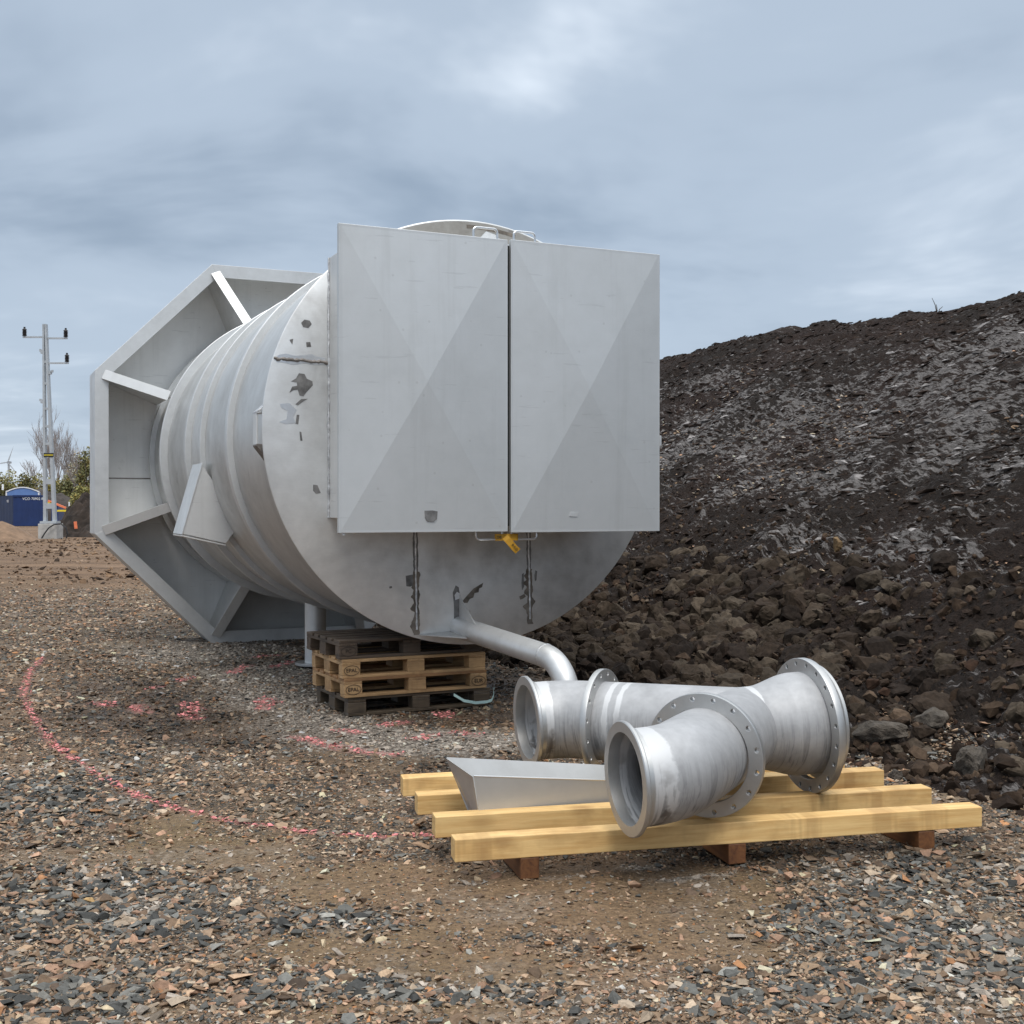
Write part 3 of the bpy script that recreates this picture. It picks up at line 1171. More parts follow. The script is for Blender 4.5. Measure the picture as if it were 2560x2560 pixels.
def make_flakes():
    """smeared clay and soil scales pressed onto the slope, lying along the bucket strokes"""
    rng = np.random.default_rng(19)
    be = math.atan(.66)
    U = np.array([BU[0], BU[1], 0])
    Tn = np.array([BN[0] * math.cos(be), BN[1] * math.cos(be), math.sin(be)])
    protos = [rock_proto(rng, n_, f_, .35) for n_, f_ in ((9, .20), (8, .25), (10, .18), (9, .3), (11, .22), (8, .2))]
    for name, n, light in (('clay_flakes', 17000, True), ('soil_flakes', 17000, False)):
        a = rng.uniform(-3.5, 17, n)
        b = rng.uniform(1.0, 9.4, n)
        if light:
            k = np.zeros(n)
            for p_, ra_, rb_ in CLAY:
                a0_, b0_ = berm_ab(*p_)
                s2 = (1 + .03 * max(a0_, 0)) * 1.05
                k = np.maximum(k, np.exp(-((a - a0_ + .35 * (b - b0_)) / (ra_ * s2)) ** 2 - ((b - b0_) / (rb_ * s2)) ** 2))
            k = k * (.25 + 1.5 * np.clip(fbm(a * 1.4, b * 2.6, 131, 3) - .35, 0, 1) * 2)
            k = np.maximum(k, .07 * np.clip((b - 3) / 2, 0, 1) * np.clip((8.6 - b) / 1.5, 0, 1))
            ok = rng.random(n) < k
            a, b = a[ok], b[ok]
        m_ = len(a)
        L_ = np.clip(.048 * np.exp(rng.normal(0, .55, m_)) * (1 + .03 * np.clip(a, 0, 16)), .02, .20)
        asp = rng.uniform(.20, .42, m_)
        th = rng.uniform(.6, 1.1, m_) * .8
        ang = .26 + rng.normal(0, .11, m_)
        P = np.stack([FOOT[0] + a * BU[0] + b * BN[0], FOOT[1] + a * BU[1] + b * BN[1], berm_base(a, b) + berm_detail(a, b) + .004], 1)
        sx_ = -U[None] * np.cos(ang)[:, None] + Tn[None] * np.sin(ang)[:, None]
        nz_ = np.cross(Tn, U)
        nz_ = nz_ / np.linalg.norm(nz_) * (1 if nz_[2] > 0 else -1)
        nz_ = nz_[None] + rng.normal(0, .16, (m_, 3))
        nz_ /= np.linalg.norm(nz_, axis=1)[:, None]
        sx_ -= nz_ * (sx_ * nz_).sum(1)[:, None]
        sx_ /= np.linalg.norm(sx_, axis=1)[:, None]
        sy_ = np.cross(nz_, sx_)
        pick = rng.integers(0, len(protos), m_)
        if light:
            c = np.array([[.255, .235, .225]]) * rng.uniform(.4, 1.3, (m_, 1))
        else:
            c = np.array([[.025, .017, .013]]) * rng.uniform(.5, 2.0, (m_, 1))
        VS, FS, CS, base_ = [], [], [], 0
        for q, (V, F) in enumerate(protos):
            i = np.where(pick == q)[0]
            if not len(i):
                continue
            W = (V[None, :, 0:1] * sx_[i][:, None] + V[None, :, 1:2] * (sy_[i] * asp[i][:, None])[:, None] + V[None, :, 2:3] * (nz_[i] * th[i][:, None])[:, None]) * L_[i][:, None, None] + P[i][:, None]
            VS.append(W.reshape(-1, 3))
            FS.append((F[None] + (np.arange(len(i)) * len(V))[:, None, None] + base_).reshape(-1, 3))
            CS.append(np.repeat(c[i], len(V), axis=0))
            base_ += len(V) * len(i)
        me = mesh_from(name, np.concatenate(VS), np.concatenate(FS))
        cc = np.concatenate(CS)
        set_col(me, 'tone', np.concatenate([cc, np.ones((len(cc), 1))], 1))
        tag(obj(name, me, M_CLOD), kind='stuff')


make_flakes()

# single rocks one can point at on the slope
M_ROCK_O = flat('ochre_rock', (0.17, 0.105, 0.045), .8, 0, .4, 9, .6)
M_ROCK_G = flat('grey_rock', (0.070, 0.057, 0.044), .85, 0, .5, 9, .9)
M_ROCK_P = flat('pale_rock', (0.36, 0.34, 0.31), .8, 0, .25, 9, .5)


def rock_on_berm(px, py, size, mat, label, group=None):
    """walk the sight line of a photograph point until it meets the slope"""
    dx_ = (px * 1.32505 - 1280) / 3000
    dz_ = -(py * 1.32505 - 1268) / 3000
    for D in np.arange(5.5, 26, .02):
        x, y, z = dx_ * D, D, H + dz_ * D
        a = (x - FOOT[0]) * BU[0] + (y - FOOT[1]) * BU[1]
        b = (x - FOOT[0]) * BN[0] + (y - FOOT[1]) * BN[1]
        hh = max(float(berm_base(np.array([a]), np.array([b]))[0] + berm_detail(np.array([a]), np.array([b]))[0]), float(ground_z(np.array([x]), np.array([y]))[0]))
        if z <= hh:
            break
    V, F = clod_proto(RNG, 4)
    me = mesh_from('rock', V * size, F)
    o = obj('rock', me, mat)
    o.location = (x, y, hh + size * .25)
    o.rotation_euler = (RNG.uniform(-.4, .4), RNG.uniform(-.4, .4), RNG.uniform(0, 6))
    return tag(o, label, 'rock', group)


rock_on_berm(1578, 1038, .11, M_ROCK_O, 'ochre rock standing out among pale clay halfway up the soil slope')
rock_on_berm(1662, 1400, .20, M_ROCK_G, 'large grey brown boulder in the soil slope to the right of the flanged pipe fitting')
rock_on_berm(1840, 1455, .16, M_ROCK_G, 'brown boulder low in the soil slope near the right edge of the photo')
rock_on_berm(1755, 1370, .13, M_ROCK_G, 'dark boulder higher in the soil slope above the large grey brown one')
rock_on_berm(1690, 1470, .07, M_ROCK_G, 'small dark stone beside the right end of the back timbers')

# ================================================================== vessel
ves = thing('steel_vessel', 'huge stainless steel drum lying on its side, with octagonal base frame and two doors', 'steel vessel', (VO.x, VO.y, 0), VY)
SR = 1.60

bm = bmesh.new()
lathe(bm, [(SR, 0.02), (SR, 1.0), (SR, 2.0), (SR, 3.2), (SR, 4.4), (SR, 6.3), (SR - .01, 6.3), (SR - .01, 0.02)], 192, closed=True)
o = obj('shell', bm, M_SHELL, ves, True)
o.location = (0, 0, VZ)
for s, rr, wd in ((1.42, 1.655, .09), (1.60, 1.625, .05), (2.72, 1.650, .05), (3.50, 1.660, .07), (3.72, 1.63, .04), (5.02, 1.685, .05), (5.45, 1.63, .05), (6.05, 1.66, .04)):
    bm = bmesh.new()
    lathe(bm, [(SR - .02, s), (rr, s), (rr, s + wd), (SR - .02, s + wd)], 192, closed=True)
    o = obj('stiffener_ring', bm, M_BAR, ves, True, .006)
    o.location = (0, 0, VZ)

# end plate, with an edge lip
bm = bmesh.new()
rings = lathe(bm, [(1.675, .018), (1.675, -.002), (1.668, -.006), (1.2, -.006), (.6, -.006), (.02, -.006)], 192)
bm.faces.new(rings[-1])
bm.faces.new(rings[0])
o = obj('end_plate', bm, M_PLATE, ves, True)
o.location = (0, 0, VZ)

# duct housing the doors close
HX, HZ0, HZ1 = 1.17, 1.52, 3.47
bm = bmesh.new()
T = .012
box(bm, -HX, -HX + T, -.655, -.008, HZ0, HZ1)
box(bm, HX - T, HX, -.655, -.008, HZ0, HZ1)
box(bm, -HX + T, HX - T, -.655, -.008, HZ1 - T, HZ1)
box(bm, -HX + T, HX - T, -.655, -.008, HZ0, HZ0 + T)
hous = obj('door_housing', bm, M_FRAME, ves, False, .003)
bm = bmesh.new()
pts = []
random.seed(3)
for i in range(60):
    z = HZ0 + (HZ1 - HZ0) * i / 59
    pts.append((-HX - .006 + random.uniform(-.003, .003), -.012, z))
sweep(bm, pts, [.008 + random.uniform(-.002, .005) for _ in pts], 8)
obj('weld_seam', bm, M_WELD, hous, True)

# doors: sheet folded into a very flat pyramid
DF = -.70


def door(x0, x1, z0, z1, rise):
    bm = bmesh.new()
    e_ = .02
    fr = [(x0, z0), (x1, z0), (x1, z1), (x0, z1)]
    A = [bm.verts.new((x, DF, z)) for x, z in fr]
    Bk = [bm.verts.new((x, DF + .038, z)) for x, z in fr]
    In = [bm.verts.new((x + (e_ if x == x0 else -e_), DF, z + (e_ if z == z0 else -e_))) for x, z in fr]
    ap = bm.verts.new(((x0 + x1) / 2, DF - rise, (z0 + z1) / 2))
    for i in range(4):
        j = (i + 1) % 4
        bm.faces.new((A[i], A[j], In[j], In[i]))
        bm.faces.new((In[i], In[j], ap))
        bm.faces.new((A[i], Bk[i], Bk[j], A[j]))
    bm.faces.new(Bk[::-1])
    d = obj('door', bm, M_DOOR, ves, False, .003)
    return d


def rod_u(x0, x1, z0, zt, y, r=.0085):
    bm = bmesh.new()
    s_ = 1 if zt > z0 else -1
    c = .03
    pts = [(x0, y, z0)]
    for k in range(7):
        a = PI / 2 * k / 6
        pts.append((x0 + c - c * math.cos(a), y, zt - s_ * c + s_ * c * math.sin(a)))
    for k in range(7):
        a = PI / 2 * k / 6
        pts.append((x1 - c + c * math.sin(a), y, zt - s_ * c + s_ * c * math.cos(a)))
    pts.append((x1, y, z0))
    sweep(bm, pts, r, 10)
    return bm


dl = door(-1.300, -.013, 1.420, 3.572, .043)
dr = door(.013, 1.292, 1.412, 3.578, .041)
HY = DF + .055
for d, xa, xb in ((dl, -.265, -.075), (dr, .060, .235)):
    obj('handle', rod_u(xa, xb, 3.50, 3.655, HY), M_ROD, d, True)
obj('handle', rod_u(-.245, -.035, 1.46, 1.362, HY), M_ROD, dl, True)
obj('handle', rod_u(.040, .250, 1.46, 1.360, HY), M_ROD, dr, True)
bm = bmesh.new()
box(bm, 1.294, 1.312, DF + .004, DF + .03, 2.08, 2.16)
obj('hinge', bm, M_BAR, dr, False, .003)
bm = bmesh.new()
box(bm, -1.27, -1.25, DF + .01, DF + .03, 1.402, 1.419)
obj('hinge', bm, M_BAR, dl, False, .002)
# marks on the doors
bm = bmesh.new()
random.seed(8)
prism(bm, [(-.62 + x, DF - .0088, 1.545 + z) for x, z in ((-.045, -.02), (-.03, -.045), (.02, -.05), (.045, -.03), (.05, .025), (.012, .032), (-.05, .03))], (0, .006, 0))
obj('tape_remnant', bm, M_SCORCH, dl)
bm = bmesh.new()
prism(bm, [(.53 + x, DF - .0088, 1.54 + z) for x, z in ((-.035, -.008), (.03, -.012), (.04, .02), (-.03, .022))], (0, .006, 0))
obj('adhesive_patch', bm, M_BAR, dr)
# black strip that paints the dark of the gap between the doors
bm = bmesh.new()
box(bm, -.045, .045, DF + .042, DF + .06, 1.46, 3.54)
obj('door_gap_dark', bm, M_BLACKGAP, ves)

# octagonal base
AP = 2.245
OZ = VZ + .035
OXo = -.07
S_F, S_B = 5.62, 6.20
RC = AP / math.cos(PI / 8)
CORN = [(RC * math.cos(PI / 8 + k * PI / 4), RC * math.sin(PI / 8 + k * PI / 4)) for k in range(8)]


def op(k, r, s):
    a = PI / 8 + k * PI / 4
    return Vector((OXo + r * math.cos(a), s, OZ + r * math.sin(a)))


M_PANEL = steel('panel_steel', (0.72, 0.72, 0.715), (0.86, 0.86, 0.86), 0.50, 0.62, 0.40, 1.1, 0.10, 0.06, 15.2, True)
base = obj('base_plate', bmesh.new(), M_PANEL, ves)
bm = bmesh.new()
NB = 24
inner = []
outer = []
for k in range(8):
    A, B = op(k, RC, S_B), op(k + 1, RC, S_B)
    for i in range(NB):
        p = A.lerp(B, i / NB)
        ang = math.atan2(p.z - VZ, p.x)
        outer.append(bm.verts.new(p))
        inner.append(bm.verts.new((1.59 * math.cos(ang), S_B, VZ + 1.59 * math.sin(ang))))
n = len(outer)
for i in range(n):
    j = (i + 1) % n
    bm.faces.new((outer[i], inner[i], inner[j], outer[j]))
ex_ = bmesh.ops.extrude_face_region(bm, geom=bm.faces[:])
bmesh.ops.translate(bm, verts=[v for v in ex_['geom'] if isinstance(v, bmesh.types.BMVert)], vec=(0, .015, 0))
bmesh.ops.recalc_face_normals(bm, faces=bm.faces)
bm.to_mesh(base.data)
bm.free()
# panel seams on the base plate
for k in (3,):
    bm = bmesh.new()
    sweep(bm, [(-AP + OXo + .02, S_B - .004, OZ - .28), (-1.62, S_B - .004, OZ - .28)], .006, 8)
    obj('panel_seam', bm, M_SEAM, base, True)

for k in range(8):
    # outer rim: web and front lip as one angle bar, mitred at the corners
    bm = bmesh.new()
    t_ = .012
    FL = .150
    A0, B0 = op(k, RC, S_F), op(k + 1, RC, S_F)
    A1, B1 = op(k, RC, S_B), op(k + 1, RC, S_B)
    ri = RC - t_ / math.cos(PI / 8)
    rf = RC - FL / math.cos(PI / 8)
    prism(bm, [A0, B0, B1 - Vector((0, .002, 0)), A1 - Vector((0, .002, 0))], op(k, ri, 0) * 0 + (Vector((OXo, 0, OZ)) - (op(k, RC, 0) + op(k + 1, RC, 0)) / 2).normalized() * t_)
    nrm = (Vector((OXo, 0, OZ)) - (op(k, RC, 0) + op(k + 1, RC, 0)) / 2).normalized()
    f0, f1 = op(k, rf, S_F - .012), op(k + 1, rf, S_F - .012)
    prism(bm, [op(k, RC, S_F - .012), op(k + 1, RC, S_F - .012), f1, f0], (0, .011, 0))
    obj('rim_bar', bm, M_BAR, ves, False, .002)
for k in range(8):
    # radial rib at each corner: web plus a flat lip on its front edge
    a = PI / 8 + k * PI / 4
    rad = Vector((math.cos(a), 0, math.sin(a)))
    tan = Vector((-math.sin(a), 0, math.cos(a)))
    c0 = Vector((OXo, 0, OZ))
    po = c0 + rad * (RC - .10)
    pi_ = c0 + rad * 1.60
    bm = bmesh.new()
    prism(bm, [po + Vector((0, S_F + .01, 0)) - tan * .006, po + Vector((0, S_B - .003, 0)) - tan * .006, pi_ + Vector((0, S_B - .003, 0)) - tan * .006, pi_ + Vector((0, 5.10, 0)) - tan * .006], tan * .012)
    rb = obj('rib', bm, M_FRAME, ves, False, .002)
    bm = bmesh.new()
    q0 = po + Vector((0, S_F - .026, 0))
    q1 = pi_ + rad * .03 + Vector((0, 5.075, 0))
    lipd = .055
    dirn = (q1 - q0).normalized()
    nn = dirn.cross(tan).normalized()
    prism(bm, [q0 - tan * lipd, q0 + tan * lipd, q1 + tan * lipd, q1 - tan * lipd], nn * .012)
    obj('rib_lip', bm, M_FRAME, rb, False, .002)

# support bracket on the flank
bm = bmesh.new()
prism(bm, [(-1.655, 2.55, VZ - .20), (-1.83, 2.55, 1.355), (-1.44, 2.55, 1.262), (-1.30, 2.55, 1.45)], (0, .012, 0))
br = obj('support_bracket', bm, M_FRAME, ves, False, .002)
bm = bmesh.new()
prism(bm, [(-1.66, 2.545, VZ - .18), (-1.845, 2.545, 1.35), (-1.833, 2.545, 1.345), (-1.648, 2.545, VZ - .19)], (0, .50, 0))
obj('bracket_face', bm, M_BAR, br, False, .002)
bm = bmesh.new()
prism(bm, [(-1.845, 2.545, 1.343), (-1.44, 2.545, 1.250), (-1.44, 2.545, 1.238), (-1.845, 2.545, 1.331)], (0, .50, 0))
obj('bracket_foot', bm, M_FRAME, br, False, .002)

# small welded lug behind the plate edge
bm = bmesh.new()
box(bm, -1.695, -1.683, .10, .22, VZ - .13, VZ + .11)
lug = obj('lifting_lug', bm, M_FRAME, ves, False, .003)
bm = bmesh.new()
prism(bm, [(-1.59, .09, VZ + .21), (-1.695, .09, VZ + .12), (-1.695, .09, VZ + .105), (-1.59, .09, VZ + .11)], (0, .13, 0))
obj('lug_gusset', bm, M_WELD, lug, False, .002)
bm = bmesh.new()
prism(bm, [(-1.59, .09, VZ - .27), (-1.695, .09, VZ - .135), (-1.695, .09, VZ - .12), (-1.59, .09, VZ - .125)], (0, .13, 0))
obj('lug_gusset', bm, M_SEAM, lug, False, .002)

# nozzle with a blank foot flange, reaching down to the gravel
bm = bmesh.new()
sweep(bm, [(-.475, 2.95, .05), (-.475, 2.95, .80)], .105, 40, wall=.008)
nz = obj('nozzle', bm, M_BAR, ves, True)
bm = bmesh.new()
lathe(bm, [(.09, .0), (.20, .0), (.20, .024), (.105, .024)], 48, 'Z')
o = obj('nozzle_flange', bm, M_BRIGHT, nz, True, .002)
o.location = (-.475, 2.95, .030)
bm = bmesh.new()
lathe(bm, [(.09, .0), (.125, .0), (.11, .02), (.09, .02)], 40, 'Z')
o = obj('nozzle_weld', bm, M_WELD, nz, True)
o.location = (-.475, 2.95, .70)

# drain pipe out of the end plate, bending down in front
d0 = Vector((-.117, 0, .655))
pts = [d0 + Vector((0, .05, .004))]
dirv = Vector((.205, -1, -.105)).normalized()
Lp = 1.12
pts += [d0 + dirv * (Lp * i / 8) for i in range(9)]
cR = .24
c = pts[-1]
down = Vector((.02, -.05, -1)).normalized()
side = dirv
cen = c + down * cR
for i in range(1, 13):
    a = R(84) * i / 12
    pts.append(cen - down * cR * math.cos(a) + side * cR * math.sin(a))
pts.append(pts[-1] + down * .14)
bm = bmesh.new()
sweep(bm, pts, .085, 40, wall=.006)
dp = obj('drain_pipe', bm, M_PLATE, ves, True)
bm = bmesh.new()
rg_ = d0 + dirv * (Lp - .005)
Mx = Matrix.Translation(rg_) @ dirv.to_track_quat('Z', 'Y').to_matrix().to_4x4()
rr_ = lathe(bm, [(.084, -.006), (.0885, -.003), (.0885, .003), (.084, .006)], 40, 'Z')
bmesh.ops.transform(bm, matrix=Mx, verts=bm.verts)
obj('pipe_weld', bm, M_WELD, dp, True)
bm = bmesh.new()
prism(bm, [(-.46, -.008, .605), (-.14, -.008, .622), (-.16, -.26, .59)], (0, 0, .008))
obj('pipe_gusset', bm, M_BRIGHT, dp, False, .001)
bm = bmesh.new()
prism(bm, [(-.121, -.008, .90), (-.121, -.008, .70), (-.105, -.30, .70)], (.008, 0, 0))
obj('pipe_gusset', bm, M_FRAME, dp, False, .001)

# seams, tape residue and grinding marks on the end plate
plate = [x for x in bpy.data.objects if x.name == 'end_plate'][0]
YP = -.0065


def patch(pts, mat, name, th=.0018, y=YP):
    bm = bmesh.new()
    prism(bm, [(x, y - th, z) for x, z in pts], (0, th, 0))
    o_ = obj(name, bm, mat, plate)
    o_.location = (0, 0, -0.0)
    o_.matrix_parent_inverse = Matrix.Translation((0, 0, -VZ))
    return o_


def ragged(x0, z0, x1, z1, w0, jit, n_, seed):
    """band outline with smoothly wandering edges and a few lobes"""
    n_ = n_ * 3
    t_ = np.linspace(0, 1, n_ + 1)
    eL = w0 * (.35 + .9 * fbm(t_ * n_ * .16, t_ * 0 + 1.5, seed, 3)) + jit * 2.2 * np.clip(fbm(t_ * n_ * .11, t_ * 0 + 8.5, seed + 50, 2) - .58, 0, 1) * 3
    eR = w0 * (.35 + .9 * fbm(t_ * n_ * .16, t_ * 0 + 4.5, seed + 7, 3)) + jit * 2.2 * np.clip(fbm(t_ * n_ * .11, t_ * 0 + 2.5, seed + 90, 2) - .60, 0, 1) * 3
    L_ = [(x0 + (x1 - x0) * a - b, z0 + (z1 - z0) * a) for a, b in zip(t_, eL)]
    Rr = [(x0 + (x1 - x0) * a + b, z0 + (z1 - z0) * a) for a, b in zip(t_, eR)]
    return L_ + Rr[::-1]


for x0, x1, zb, sd_ in ((-.487, -.475, .61, 4), (.480, .498, .655, 9)):
    patch(ragged(x0, 1.44, x0 + (x1 - x0) * .5, 1.02, .026, 0, 16, sd_), M_SCORCH, 'seam_band', .0015)
    patch(ragged(x0 + (x1 - x0) * .45, 1.10, x1, zb, .030, .022, 22, sd_ + 1), M_RESIDUE, 'tape_residue', .0018)
    bm = bmesh.new()
    sweep(bm, [(x0 + (x1 - x0) * i / 30 + random.uniform(-.002, .002), YP, 1.5 + (zb + .04 - 1.5) * i / 30) for i in range(31)], [.006 + random.uniform(0, .004) for _ in range(31)], 8)
    o_ = obj('weld_seam', bm, M_WELD, plate, True)
    o_.matrix_parent_inverse = Matrix.Translation((0, 0, -VZ))
patch([(-.565, 1.07), (-.50, 1.08), (-.49, 1.00), (-.53, .985), (-.56, .99)], M_SCORCH, 'tape_residue', .0012)
patch([(.425, 1.06), (.44, 1.07), (.445, .96), (.425, .93), (.42, .99)], M_SCORCH, 'tape_residue', .0012)
patch([(.545, 1.09), (.56, 1.08), (.555, 1.01), (.54, 1.0), (.535, 1.05)], M_SCORCH, 'tape_residue', .0012)
patch([(.40, .88), (.445, .90), (.46, .88), (.44, .865), (.41, .855)], M_RESIDUE, 'tape_residue', .0012)
# wing shaped peel beside the drain pipe
patch([(-.10, .82), (-.085, .87), (.0, .955), (.085, 1.0), (.075, .965), (.05, .955), (.045, .925), (.01, .92), (.0, .885), (-.03, .875), (-.05, .845), (-.08, .845)], M_RESIDUE, 'tape_residue')
patch([(-.165, .72), (-.125, .70), (-.10, .82), (-.125, .97), (-.15, .985), (-.175, .93), (-.165, .83)], M_SCORCH, 'scorch_mark')
patch([(-.155, .87), (-.12, .88), (-.115, .92), (-.14, .935), (-.16, .91)], M_GRIND, 'ground_spot', .003)
patch([(-.10, .70), (-.02, .685), (-.05, .77), (-.085, .83)], M_SCORCH, 'scorch_mark', .0012)
patch([(-.70, .99), (-.68, .995), (-.675, .98), (-.695, .975)], M_SCORCH, 'scorch_mark')
# left flank of the plate: horizontal weld with ground edges, scorch blots
bm = bmesh.new()
r_ = random.Random(2)
sweep(bm, [(-1.59 + .42 * i / 30, YP, 2.695 - .01 * i / 30 + r_.uniform(-.005, .005)) for i in range(31)], [.007 + r_.uniform(0, .008) for _ in range(31)], 8)
o_ = obj('weld_seam', bm, M_SEAM, plate, True)
o_.matrix_parent_inverse = Matrix.Translation((0, 0, -VZ))
patch([(-1.575, 2.705), (-1.55, 2.725), (-1.50, 2.735), (-1.43, 2.722), (-1.37, 2.73), (-1.30, 2.742), (-1.27, 2.725), (-1.20, 2.72), (-1.20, 2.672), (-1.28, 2.664), (-1.36, 2.672), (-1.44, 2.655), (-1.52, 2.668), (-1.57, 2.68)], M_GRIND, 'ground_patch', .0012)


def blot(cx_, cz, pts, k, mat, name='scorch_mark'):
    patch([(cx_ + x * k, cz + z * k) for x, z in pts], mat, name)


blot(-1.385, 2.51, [(-.9, .25), (-.45, .55), (-.2, 1.0), (.3, .95), (.5, .55), (1.0, .35), (1.05, 0), (.5, -.6), (.2, -1.0), (-.15, -.95), (-.3, -.45), (-.7, -.5), (-1.05, -.75), (-.8, -.2), (-.35, -.1), (-.4, .2)], .085, M_SCORCH)
blot(-1.385, 2.385, [(-.8, -.4), (0, .35), (.9, .4), (.3, .05), (-.45, -.55)], .055, M_SCORCH)
blot(-1.41, 2.25, [(-.2, .8), (.25, .8), (.05, -.8), (-.4, -.7)], .045, M_SCORCH)
blot(-1.39, 2.13, [(-.2, .8), (.15, .7), (.35, -.9), (-.05, -.9)], .04, M_SCORCH)
blot(-1.27, 1.735, [(-.6, .8), (.2, .7), (.8, -.7), (-.1, -.8), (-.6, -.3)], .042, M_SCORCH)
blot(-1.345, 2.965, [(-.8, .1), (-.3, .6), (.5, .5), (.8, 0), (.3, -.6), (-.5, -.5)], .05, M_SCORCH)
blot(-1.33, 2.81, [(-.5, .5), (.4, .6), (.6, -.4), (-.4, -.5)], .035, M_SCORCH)
blot(-1.46, 2.83, [(-.4, .3), (.5, .6), (.3, -.8), (-.2, -.2)], .03, M_SCORCH)
blot(-1.46, 2.30, [(-1.2, .9), (-.2, 1.0), (.6, .3), (.2, -.4), (.5, -1.1), (-.6, -1.2), (-1.3, -1.0), (-.5, -.7), (-.4, .2), (-1.1, .5)], .07, M_GRIND, 'ground_patch')

M_GRIME = steel('grimy_steel', (0.27, 0.25, 0.225), (0.46, 0.44, 0.41), 0.5, 0.62, 0.5, 3.5, 0.5, 0.1, 2.2)
arc_o = [(1.664 * math.cos(R(a)), VZ + 1.664 * math.sin(R(a))) for a in range(62, 123, 3)]
arc_i = [((1.52 - .07 * math.sin(a * .21) - .04 * math.sin(a * .57)) * math.cos(R(a)), VZ + (1.52 - .07 * math.sin(a * .21) - .04 * math.sin(a * .57)) * math.sin(R(a))) for a in range(62, 123, 3)]
patch(arc_o + arc_i[::-1], M_GRIME, 'grime_band', .0012)
patch([(x * .985 + .0, (z - VZ) * .985 + VZ) for x, z in arc_o[5:11]] + [(x * .968, (z - VZ) * .968 + VZ) for x, z in arc_o[5:11][::-1]], M_RESIDUE, 'rust_stain', .0022)

# strap tying the two door handles together
st = thing('lashing_strap', 'yellow lashing strap with black lettering knotted round the door handles under the doors', 'strap', (VO.x, VO.y, 0), VY)
bm = bmesh.new()
yy = HY
loop = []
for i in range(24):
    a = 2 * PI * i / 24
    loop.append((.0 + .095 * math.copysign(abs(math.cos(a)) ** .5, math.cos(a)), yy + .022 * math.sin(a)))
for z0_, z1_ in ((1.352, 1.402),):
    lo_ = [bm.verts.new((x, y, z0_)) for x, y in loop]
    hi_ = [bm.verts.new((x, y, z1_)) for x, y in loop]
    for i in range(24):
        j = (i + 1) % 24
        bm.faces.new((lo_[i], lo_[j], hi_[j], hi_[i]))
o = obj('strap_loop', bm, M_STRAP, st)
sm = o.modifiers.new('thick', 'SOLIDIFY')
sm.thickness = .004
bm = bmesh.new()
tail = [(-.03, yy - .03, 1.385), (-.012, yy - .038, 1.365), (.018, yy - .042, 1.332), (.048, yy - .04, 1.300), (.075, yy - .036, 1.278)]
L_ = []
for i, p in enumerate(tail):
    L_.append((bm.verts.new((p[0] - .016, p[1], p[2] - .022)), bm.verts.new((p[0] + .020, p[1] - .004, p[2] + .012))))
for q, r2 in zip(L_[:-1], L_[1:]):
    bm.faces.new((q[0], q[1], r2[1], r2[0]))
o = obj('strap_tail', bm, M_STRAP, st)
sm = o.modifiers.new('thick', 'SOLIDIFY')
sm.thickness = .004
sm.offset = 0
tm = text_mesh('P.CO', .028)
o2 = obj('lettering', tm, M_TAR, o)
o2.location = (.046, yy - .0495, 1.301)
o2.rotation_euler = (R(90), R(45), 0)
tm = text_mesh('DB', .032)
o2 = obj('lettering', tm, M_TAR, st)
o2.location = (-.07, yy - .026, 1.376)
o2.rotation_euler = (R(90), 0, 0)

# ================================================================== pallets
PAL_YAW = R(26.5)


def pallet(x, y, z, rz, mats, label, stamps, seed):
    r_ = random.Random(seed)
    root = thing('pallet', label, 'pallet', (x, y, z), rz, 'wooden pallets stacked under the vessel')
    mb, mk, md = mats

    def board(name, x0, x1, y0, y1, z0, z1, mat, along='x'):
        bm = bmesh.new()
        if along == 'x':
            box(bm, -(x1 - x0) / 2, (x1 - x0) / 2, -(y1 - y0) / 2, (y1 - y0) / 2, z0, z1)
            rot = 0
        else:
            box(bm, -(y1 - y0) / 2, (y1 - y0) / 2, -(x1 - x0) / 2, (x1 - x0) / 2, z0, z1)
            rot = PI / 2
        for v in bm.verts:
            v.co += Vector((r_.uniform(-.003, .003), r_.uniform(-.002, .002), r_.uniform(-.001, .001)))
        o_ = obj(name, bm, mat, root, False, .003)
        o_.location = ((x0 + x1) / 2, (y0 + y1) / 2, 0)
        o_.rotation_euler = (0, 0, rot)
        return o_
    ys3 = ((0, .10), (.3275, .4725), (.70, .80))
    for y0, y1 in ys3:
        board('bottom_board', 0, 1.2, y0, y1, 0, .0215, mb)
    for j, (y0, y1) in enumerate(ys3):
        for i, (x0, x1) in enumerate(((0, .145), (.5275, .6725), (1.055, 1.2))):
            b_ = board('block', x0, x1, y0, y1, .022, .0995, mk)
            if j == 0 and i in stamps:
                tm_ = text_mesh(stamps[i], .042)
                q = obj('stamp', tm_, M_INK, b_)
                q.location = (0, -(y1 - y0) / 2 - .0035, .060)
                q.rotation_euler = (R(90), 0, 0)
                ring = curve_mesh([[(a * 1.0, b * .62) for a, b in circ(.062, 40)], [(a * .95, b * .565) for a, b in circ(.062, 40)]], .002)
                q = obj('stamp_oval', ring, M_INK, b_)
                q.location = (0, -(y1 - y0) / 2 - .0035, .060)
                q.rotation_euler = (R(90), 0, 0)
    for x0, x1 in ((0, .145), (.5275, .6725), (1.055, 1.2)):
        board('stringer_board', x0, x1, 0, .8, .100, .1215, mb, 'y')
    for y0, y1 in ((0, .145), (.1875, .2875), (.3275, .4725), (.5125, .6125), (.655, .80)):
        board('deck_board', 0, 1.2, y0, y1, .122, .144, md)
    return root


